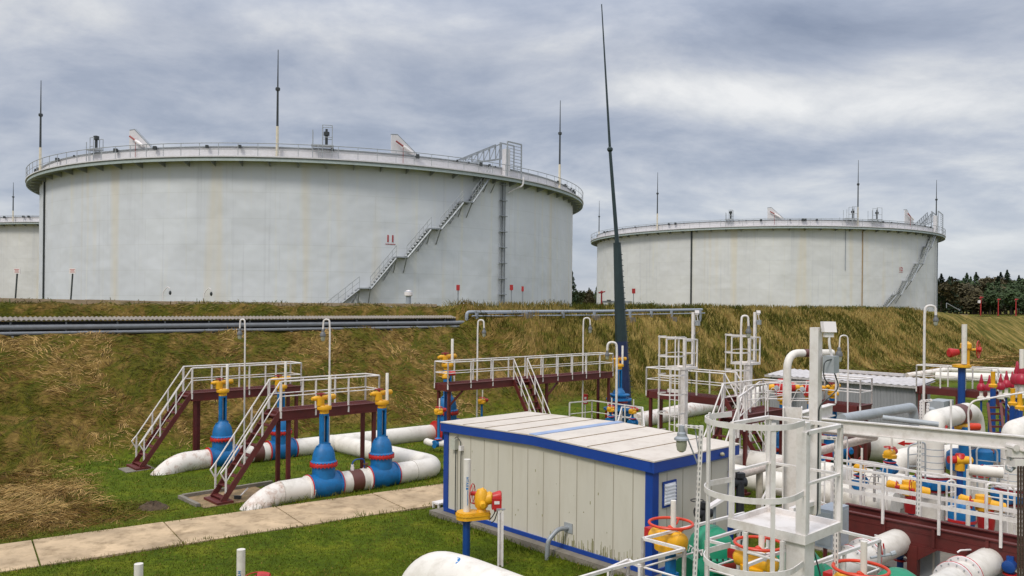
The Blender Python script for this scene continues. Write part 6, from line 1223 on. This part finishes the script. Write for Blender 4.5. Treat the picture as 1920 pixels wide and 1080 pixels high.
# tall indicator valve at the right platform
c = Vector((PD(1803, 720, 33).x, 33.0, 0)); t = thing('tall_valve_operator', 'tall white indicator tube over a yellow disc, on the right platform', 'valve operator', tuple(c))
def zz_(py): return PD(1803, py, 33).z
m = MB(); m.tube(c, (c.x, c.y, zz_(688)), 0.14, 14); m.lathe([(0.5, 0.2), (0.5, 0.8), (0.3, 1.3), (0.24, 1.5)], c, n=18); m.build('stem', DBLUE, t)
m = MB(); z = zz_(690); m.lathe([(0.18, z), (0.36, z + 0.04), (0.36, z + 0.14), (0.15, z + 0.17)], c, n=20); m.lathe([(0.15, z + 0.1), (0.15, zz_(655)), (0.22, zz_(653)), (0.22, zz_(645)), (0.1, zz_(640))], c + Vector((0.22, 0.1, 0)), n=14); m.tube((c.x + 0.2, c.y + 0.1, zz_(656)), (c.x + 0.7, c.y, zz_(655)), 0.05, 8); m.build('gear_box', YEL, t)
m = MB(); m.sweep([(c.x - 0.55, c.y, zz_(662)), (c.x - 0.5, c.y, zz_(662)), (c.x - 0.15, c.y, zz_(660))], [0.16, 0.2, 0.12], 14); m.build('motor', RED, t)
m = MB(); cc = Vector((c.x + 0.68, c.y, zz_(655))); ax = Vector((0.75, -0.65, 0)).normalized(); m.ring(cc, 0.36, 0.02, ax, 26, 6); a1 = ax.orthogonal().normalized(); b1 = ax.cross(a1)
for k in range(5): a = k * 2 * math.pi / 5; m.tube(cc, cc + (a1 * math.cos(a) + b1 * math.sin(a)) * 0.36, 0.014, 5)
m.lathe([(0.1, -0.05), (0.1, 0.12)], cc, ax, 10); m.build('handwheel', RED, t)
m = MB(); m.tube((c.x - 0.02, c.y - 0.2, zz_(682)), (c.x - 0.02, c.y - 0.2, zz_(608)), 0.10, 14); m.build('indicator_tube', PIPEW, t)
# row of red relief valves along the right edge
CRIM = mat('crimson', (0.36, 0.008, 0.03), 0.4, var=0.15)
def relief(o, sc):
    t = proto('relief_valve', 'x', 'relief valve', 'row of red relief valves at the right edge')
    m = MB(); m.lathe([(0.10, 0), (0.24, 0.05), (0.27, 0.2), (0.22, 0.38), (0.12, 0.5), (0.13, 0.6), (0.07, 0.8), (0.05, 1.0), (0.01, 1.05)], n=16); m.build('spring_housing', CRIM, t)
    m = MB(); m.lathe([(0.06, -4.6), (0.06, 0.0)], n=8); m.build('inlet_pipe', DBLUE, t); m = MB(); m.lathe([(0.10, -0.6), (0.22, -0.55), (0.22, -0.4), (0.10, -0.3), (0.1, 0.02)], n=14); m.build('flange', PIPEW, t)
    return t
RV = None
for (px, py, Y, lab) in ((1840, 728, 29, 'first red relief valve of the row, at the platform rail'), (1855, 728, 28.6, 'second red relief valve of the row, just right of the first'), (1876, 726, 28.0, 'red relief valve beside the platform ladder, third in the row'), (1887, 722, 29, 'fourth red relief valve of the row'),
        (1898, 722, 29, 'fifth red relief valve of the row'), (1907, 716, 26.5, 'tall red relief valve near the right edge'), (1916, 716, 26, 'last red relief valve, touching the right edge')):
    c = PD(px, py, Y)
    if RV is None: RV = relief(None, 1); RV['label'] = lab; place(RV, c - Z3 * 0.1, 0, 0.58)
    else: copy_of(RV, c - Z3 * 0.1, sc=0.75 if px > 1900 else random.uniform(0.5, 0.6), label=lab)
for (px, py, Y, lab) in ((1862, 712, 27.5, 'yellow upright cylinder among the red relief valves'), (1899, 745, 25.5, 'yellow fitting below the relief valves'), (1912, 752, 25, 'yellow flange on a blue stem at the right edge')):
    c = PD(px, py, Y); t = thing('yellow_fitting', lab, 'fitting', tuple(c)); m = MB(); m.lathe([(0.13, -0.25), (0.14, -0.17), (0.07, -0.13), (0.07, 0.25), (0.08, 0.28)], c, n=12); m.build('fitting', YEL, t); m = MB(); m.tube(c - Z3 * 0.3, (c.x, c.y, 0), 0.09, 8); m.build('stem', DBLUE, t)
c = PD(1916, 700, 26); t = thing('indicator_post', 'white indicator tube at the right edge above the relief valves', 'post', (c.x, c.y, 0)); m = MB(); m.tube(PD(1916, 692, 26), PD(1916, 655, 26), 0.07, 10); m.build('tube', PIPEW, t); m = MB(); m.tube((c.x, c.y, 0), PD(1916, 692, 26), 0.05, 8); m.build('stem', YEL, t)
# ladder of dark red rungs at the right
c0 = PD(1848, 770, 24); t = thing('red_ladder', 'short dark red ladder between the arch and the relief valves', 'ladder', (c0.x, c0.y, 0)); m = MB()
for px in (1852, 1876): m.bar(PD(px, 756, 25), PD(px + 10, 850, 24), 0.07, 0.07)
for k in range(7): m.bar(PD(1853 + k * 1.4, 764 + 12 * k, 25), PD(1877 + k * 1.4, 764 + 12 * k, 25), 0.05, 0.06)
m.build('ladder', REDB, t)

# ---------------------------------------------------------------- grey shed
a = SW(PD(1731, 726, 34.9)); sS, wS = a; wS += 0.3
t = thing('grey_shed', 'long grey corrugated shed with a pale ribbed roof under the slope', 'shed', F(sS + 1.5, wS + 3.2, 0))
wE = wS + 7.0; h = 2.55
m = MB(); n = 100; vs = []
for k in range(n + 1):
    w = wS + (wE - wS) * k / n; o = 0.035 if k % 2 else 0.0; vs += [F(sS - o, w, 0), F(sS - o, w, h)]
m.add(vs, [(2 * k, 2 * k + 2, 2 * k + 3, 2 * k + 1) for k in range(n)]); m.fbox(sS + 0.01, sS + 1.7, wS, wE, 0, h - 0.01); m.build('wall', SHED, t, 10)
m = MB(); n = 46; vs = []
for k in range(n + 1):
    w = wS - 0.15 + (wE - wS + 0.3) * k / n; o = 0.045 if k % 2 else 0; vs += [F(sS - 0.25, w, h + 0.02 + o), F(sS + 1.9, w, h + 0.22 + o)]
m.add(vs, [(2 * k, 2 * k + 2, 2 * k + 3, 2 * k + 1) for k in range(n)]); m.add([v - Z3 * 0.09 for v in vs], [(2 * k, 2 * k + 1, 2 * k + 3, 2 * k + 2) for k in range(n)])
m.fbox(sS - 0.24, sS - 0.2, wS - 0.15, wE + 0.15, h - 0.07, h + 0.03); m.build('roof', SHEDR, t, 10)
m = MB(); m.bar(F(sS + 1.85, wS + 1.2, h + 0.32), F(sS + 1.85, wE - 2.6, h + 0.32), 0.25, 0.12); m.build('ridge_cap', SHEDR, t)

# ---------------------------------------------------------------- clutter around the right-hand pipes: gravel, extra rails, hose, seats
m = MB(); m.fbox(19.0, 27.5, 3.0, 12.0, -0.2, 0.03); struct(m.build('concrete_pad', CONCG))
m = MB(); m.fbox(12.8, 18.8, 2.0, 8.6, -0.2, 0.025); struct(m.build('concrete_pad', CONCG))
for (px, py, Y, lab) in ((1388, 905, 19.5, 'dark drive motor on the ground between the cabin end and the white pipe'), (1322, 962, 17.6, 'dark small wheel valve behind the leftmost green valve')):
    c = PD(px, py, Y); t = thing('dark_motor', lab, 'motor', (c.x, c.y, 0)); m = MB(); m.sweep([c - Vector((0.22, 0, 0)), c - Vector((0.2, 0, 0)), c + Vector((0.15, 0.1, 0)), c + Vector((0.2, 0.1, 0))], [0.06, 0.12, 0.12, 0.05], 14); m.box(c + Z3 * 0.18, (0.2, 0.16, 0.12)); m.tube(c, (c.x, c.y, 0), 0.1, 8); m.build('body', BLACK, t)
    m = MB(); m.ring(c + Vector((-0.2, -0.1, 0.3)), 0.14, 0.012, Z3, 18, 5); m.tube(c + Vector((-0.2, -0.1, 0)), c + Vector((-0.2, -0.1, 0.3)), 0.02, 6); m.build('handwheel', BLACK, t)
c = PD(1340, 950, 17.0); t = thing('floodlight', 'small white floodlight on a stub beside the cabin end wall', 'floodlight', (c.x, c.y, 0)); m = MB(); m.box(c + Vector((0.05, 0, 0.1)), (0.4, 0.2, 0.05), Vector((0.8, 0, 0.5)).normalized(), Vector((0, 1, 0)), Vector((-0.5, 0, 0.8)).normalized()); m.build('lamp_head', SIGNW, t); m = MB(); m.tube((c.x, c.y, 0), c, 0.03, 6); m.build('stub', GREY, t)
c = Vector((PD(1585, 860, 27).x, 27, 0.0)); o = PD(1590, 845, 28.6); t = thing('blue_handwheel', 'blue hub with thin red wheel before the brown band of the widest pipe', 'handwheel', (o.x, o.y, 0)); m = MB(); m.lathe([(0.14, 0), (0.16, 0.1), (0.08, 0.25)], o, Vector((0.1, -1, 0)), 14); m.tube(o, (o.x, o.y, 0), 0.05, 8); m.build('hub', BLUE, t); m = MB(); m.ring(o + Vector((0.15, -0.25, 0)), 0.28, 0.016, Vector((0.2, -1, 0)), 24, 5); m.build('wheel', RED, t)

# ---------------------------------------------------------------- grass: blades and dry stalks (nobody could count them)
def blades(name, P, Lx, Dir, wd, cols, droop):
    n = len(P); side = np.cross(Dir, rng.normal(size=(n, 3))); side /= np.linalg.norm(side, axis=1)[:, None] + 1e-9; side *= wd[:, None]
    mid = P + Dir * (Lx * 0.55)[:, None]; tip = P + Dir * Lx[:, None]; tip[:, 2] -= droop * Lx
    V = np.empty((n, 5, 3)); V[:, 0] = P - side; V[:, 1] = P + side; V[:, 2] = mid + side * 0.7; V[:, 3] = mid - side * 0.7; V[:, 4] = tip
    me = bpy.data.meshes.new(name); me.vertices.add(n * 5); me.vertices.foreach_set('co', V.reshape(-1)); me.loops.add(n * 7); me.polygons.add(n * 2)
    b = np.arange(n)[:, None] * 5; li = np.concatenate([b + 0, b + 1, b + 2, b + 3, b + 3, b + 2, b + 4], axis=1).reshape(-1).astype(np.int32); me.loops.foreach_set('vertex_index', li)
    ls = (np.arange(n)[:, None] * 7 + np.array([[0, 4]])).reshape(-1).astype(np.int32); me.polygons.foreach_set('loop_start', ls); me.update(calc_edges=True)
    ca = me.color_attributes.new('tint', 'FLOAT_COLOR', 'POINT'); cc = np.ones((n, 5, 4), dtype=np.float32); cc[:, :, :3] = cols[:, None, :]; ca.data.foreach_set('color', cc.reshape(-1))
    me.materials.append(BLADE); o = bpy.data.objects.new(name, me); COL.objects.link(o); return o
BLADE = bpy.data.materials.new('grass_blade'); BLADE.use_nodes = True; bt_ = BLADE.node_tree; bb = bt_.nodes['Principled BSDF']; bb.inputs['Roughness'].default_value = 0.75; bb.inputs['Specular IOR Level'].default_value = 0.2
an = N(bt_, 'ShaderNodeAttribute', attribute_name='tint'); bt_.links.new(an.outputs['Color'], bb.inputs['Base Color'])
def fast_h(s, w): return np.array([height(a, b) for a, b in zip(s, w)])
# value noise on a grid, for tints
NG = rng.random((256, 256))
def vn(x, y):
    x = np.asarray(x); y = np.asarray(y); xi = np.floor(x).astype(int); yi = np.floor(y).astype(int); fx = x - xi; fy = y - yi; fx = fx * fx * (3 - 2 * fx); fy = fy * fy * (3 - 2 * fy)
    g = lambda a, b: NG[a % 256, b % 256]
    return (g(xi, yi) * (1 - fx) + g(xi + 1, yi) * fx) * (1 - fy) + (g(xi, yi + 1) * (1 - fx) + g(xi + 1, yi + 1) * fx) * fy
def in_view(P, pad=0.05):
    a = P[:, 0] / P[:, 1]; b = (P[:, 2] - CH) / P[:, 1]; return (P[:, 1] > 6) & (np.abs(a) < 0.66 + pad) & (b > -0.37 - pad)
def to_world(s, w, z): return np.stack([s * cu - w * su, s * su + w * cu, z], axis=1)
def blocked(s, w):
    P = to_world(s, w, np.zeros_like(s)); rel = P[:, :2] - np.array([PATH0.x, PATH0.y]); al = rel[:, 0] * PATHD.x + rel[:, 1] * PATHD.y; ac = rel[:, 0] * PATHN.x + rel[:, 1] * PATHN.y
    edge = 0.30 * (vn(al * 1.9, ac * 0 + 3) - 0.35) + 0.02
    on = (ac > 0.0 + edge) & (ac < PATHW - edge) & (al < (F(17.0, 20) - PATH0).dot(PATHD) + 2.9)
    on |= (s > S0 - 0.2) & (s < S1 + 0.15) & (w > W0 - 0.25) & (w < W1 + 0.3)
    on |= (s > 9.35) & (s < 11.5) & (w > 22.95) & (w < 24.5); on |= (s > 9.0) & (s < 10.5) & (w > 29.4) & (w < 30.3)
    on |= (s > 12.8) & (s < 18.8) & (w > 2) & (w < 8.6); on |= (s > 19) & (s < 27.5) & (w > 3) & (w < 12)
    return on
# 1. lawn
n = 230000; Y = 1 / np.sqrt(rng.uniform(1 / 46.0 ** 2, 1 / 12.5 ** 2, n)); A = rng.uniform(-0.68, 0.68, n); s = A * Y * cu + Y * su; w = -A * Y * su + Y * cu
k = (w < 33.0) & ~blocked(s, w); s, w, Y = s[k], w[k], Y[k]; P = to_world(s, w, fast_h(s, w)); k = in_view(P); P, s, w, Y = P[k], s[k], w[k], Y[k]; n = len(P)
dry = np.array([hay_amount(a, b) for a, b in zip(s, w)]); D = rng.normal(size=(n, 3)) * 0.45; D[:, 2] = 1; D /= np.linalg.norm(D, axis=1)[:, None]
t1 = vn(s * 0.5, w * 0.5); t2 = rng.random(n); t3 = vn(s * 1.9 + 40, w * 1.9)
cA, cB, cC = np.array([0.040, 0.070, 0.001]), np.array([0.122, 0.140, 0.003]), np.array([0.30, 0.19, 0.05])
mixv = np.clip(t1 * 0.5 + t2 * 0.35 + t3 * 0.3 - 0.1, 0, 1)[:, None]; col = cA * (1 - mixv) + cB * mixv; t4 = vn(s * 0.85 + 70, w * 0.85 + 30); pt_ = np.clip((t4 - 0.62) * 4, 0, 0.75)[:, None] * rng.random((n, 1)); col = col * (1 - pt_) + np.array([0.135, 0.095, 0.015]) * pt_
isdry = (rng.random(n) < dry * 0.75 + 0.03 + 0.05 * (t3 > 0.7))[:, None]; col = np.where(isdry, cC * rng.uniform(0.45, 1.2, (n, 1)), col)
edge_l = np.where(t3 > 0.72, 1.4, 1.0)
nearpipe = ((np.abs(w - (PB - 0.32)) < 0.22) & (s > 9.8) & (s < 17.6)) | ((np.abs(w - (PA - 0.32)) < 0.22) & (s > 9.5) & (s < 21)) | ((np.abs(s - (S0 - 0.4)) < 0.25) & (w > W0) & (w < W1 + 0.5)) | ((np.abs(s - 17.35) < 0.5) & (w > PB) & (w < PA))
relp = P[:, :2] - np.array([PATH0.x, PATH0.y]); acp = relp[:, 0] * PATHN.x + relp[:, 1] * PATHN.y; nearpath = ((acp > -0.18) & (acp < 0.3)) | ((acp > PATHW - 0.3) & (acp < PATHW + 0.18))
edge_l = edge_l * np.where(nearpipe, 2.3, 1.0) * np.where(nearpath, 1.9, 1.0)
lawn = blades('lawn_grass', P - np.array([0, 0, 0.01]), rng.uniform(0.04, 0.10, n) * edge_l * np.clip(Y / 22, 0.7, 1.6), D, 0.0045 * np.clip(Y / 12, 1, 4), col, 0.2)
lawn['kind'] = 'stuff'
# 2. dry cut stalks lying on the slope
n = 420000; Y = 1 / np.sqrt(rng.uniform(1 / 120.0 ** 2, 1 / 15.0 ** 2, n)) ; Y = np.where(rng.random(n) < 0.72, rng.uniform(20, 110, n), Y); A = rng.uniform(-0.68, 0.68, n); s = A * Y * cu + Y * su; w = -A * Y * su + Y * cu
k = (w > 20.5) & (w < 44.6) & ((w > 31.6) | (s < 9) | (s > 40)) & ~blocked(s, w) & ~((s < 34.3) & (w > 41.0) & (w < 42.6)); s, w, Y = s[k], w[k], Y[k]; dry = np.array([hay_amount(a, b) for a, b in zip(s, w)]); k = rng.random(len(s)) < dry * 1.1; s, w, Y = s[k], w[k], Y[k]
P = to_world(s, w, fast_h(s, w)); k = in_view(P); P, s, w, Y = P[k], s[k], w[k], Y[k]; n = len(P)
wild = np.clip((s - 31) / 8, 0, 1) * np.clip((w - 31.5) / 3, 0, 1)
ang = (vn(s * 0.45, w * 0.45) - 0.5) * 9 + rng.normal(size=n) * 0.5
D = np.stack([np.cos(ang), np.sin(ang), rng.uniform(0.0, 0.35, n)], axis=1); up = np.stack([rng.normal(size=n) * 0.25, rng.normal(size=n) * 0.25, np.ones(n)], axis=1); D = D * (1 - wild)[:, None] + up * (wild)[:, None]
slope_up = np.where(w > 32.3, 0.5, 0.0); D[:, 2] += slope_up * (-np.sin(ang) * 0 ) + 0.10; D[:, :2] += 0
nd = to_world(np.zeros(1), np.ones(1), np.zeros(1))[0]; D[:, 2] += (D @ nd) * slope_up; D /= np.linalg.norm(D, axis=1)[:, None]
c = 0.5 + (vn(s * 0.40 + 9, w * 0.45 + 5) - 0.5) * 1.0 + (vn(s * 1.5, w * 0.9 + 7) - 0.5) * 0.55 + (rng.random(n) - 0.5) * 0.25
greenc = np.array([0.105, 0.098, 0.003]); brn = np.array([0.21, 0.115, 0.026]); straw = np.array([0.50, 0.32, 0.115]); dkb = np.array([0.085, 0.042, 0.012])
c = c[:, None]; hay = np.where(c < 0.40, greenc, np.where(c < 0.50, greenc * 0.4 + brn * 0.6, np.where(c < 0.70, brn, straw)))
hay = np.where(rng.random((n, 1)) < 0.14, dkb, hay)
wl_ = np.where(c < 0.46, np.array([0.066, 0.066, 0.003]), np.where(c < 0.58, np.array([0.155, 0.115, 0.016]), np.array([0.40, 0.275, 0.085])))
col = (hay * (1 - wild[:, None]) * 0.86 + wl_ * wild[:, None] * 0.80) * rng.uniform(0.6, 1.3, (n, 1))
topfade = np.clip((w - 41) / 2.5, 0, 1)[:, None] * 0.55; col = col * (1 - topfade) + np.array([0.075, 0.090, 0.010]) * topfade
L_ = np.where(wild > 0.5, rng.uniform(0.25, 0.75, n), rng.uniform(0.16, 0.55, n))
hay_o = blades('dry_grass', P, L_, D, 0.0055 * np.clip(Y / 16, 1, 5.0), col, 0.25); hay_o['kind'] = 'stuff'
# 3. weeds along the crest
n = 9000; s = rng.uniform(-4, 170, n); w = rng.uniform(44.2, 46.5, n); dens = vn(s * 0.45, s * 0 + 2); k = rng.random(n) < np.clip(dens * 2.2 - 0.75, 0.06, 1); s, w, dens = s[k], w[k], dens[k]; P = to_world(s, w, fast_h(s, w)); n = len(P)
D = rng.normal(size=(n, 3)) * 0.4; D[:, 2] = 1; D /= np.linalg.norm(D, axis=1)[:, None]
cr_o = blades('crest_grass', P, rng.uniform(0.1, 0.4, n) * (0.4 + dens), D, 0.02 + 0.012 * rng.random(n), np.where(rng.random((n, 1)) < 0.6, np.array([0.05, 0.08, 0.008]), np.array([0.14, 0.105, 0.03])) * rng.uniform(0.6, 1.3, (n, 1)), 0.25); cr_o['kind'] = 'stuff'
# a few leafy bushes on the crest
for (px, Y, wd_, lab) in ((1596, 88, 3.0, 'wide green bush on the crest before the far tank'), (1620, 90, 2.0, 'smaller green bush right of the wide one on the crest'), (1700, 98, 2.2, 'low green bush on the crest near the far tank stair'), (1192, 70, 1.2, 'green weed clump on the crest right of the mast'), (1215, 72, 1.0, 'small weed clump on the crest before the far tank left part')):
    a, _ = ray(px, 575); w_ = 45.0; s_ = w_ * (su + a * cu) / (cu - a * su); Y = s_ * su + w_ * cu; z = height(s_, w_); t = thing('bush', lab, 'bush', (a * Y, Y, z), 'bushes on the crest'); b = MB(); rg = random.Random(px)
    for i in range(420):
        v = Vector((rg.gauss(0, wd_ * 0.4), rg.gauss(0, 0.4), abs(rg.gauss(0, 0.22)))); c_ = Vector((a * Y, Y, z)) + v; X = Vector((rg.gauss(0, 1), rg.gauss(0, 1), rg.gauss(0, 1))).normalized() * rg.uniform(0.05, 0.11); Yv = X.orthogonal().normalized() * 0.05; b.add([c_ - X, c_ + Yv, c_ + X, c_ - Yv], [(0, 1, 2, 3)])
    b.build('foliage', BROAD[0], t)
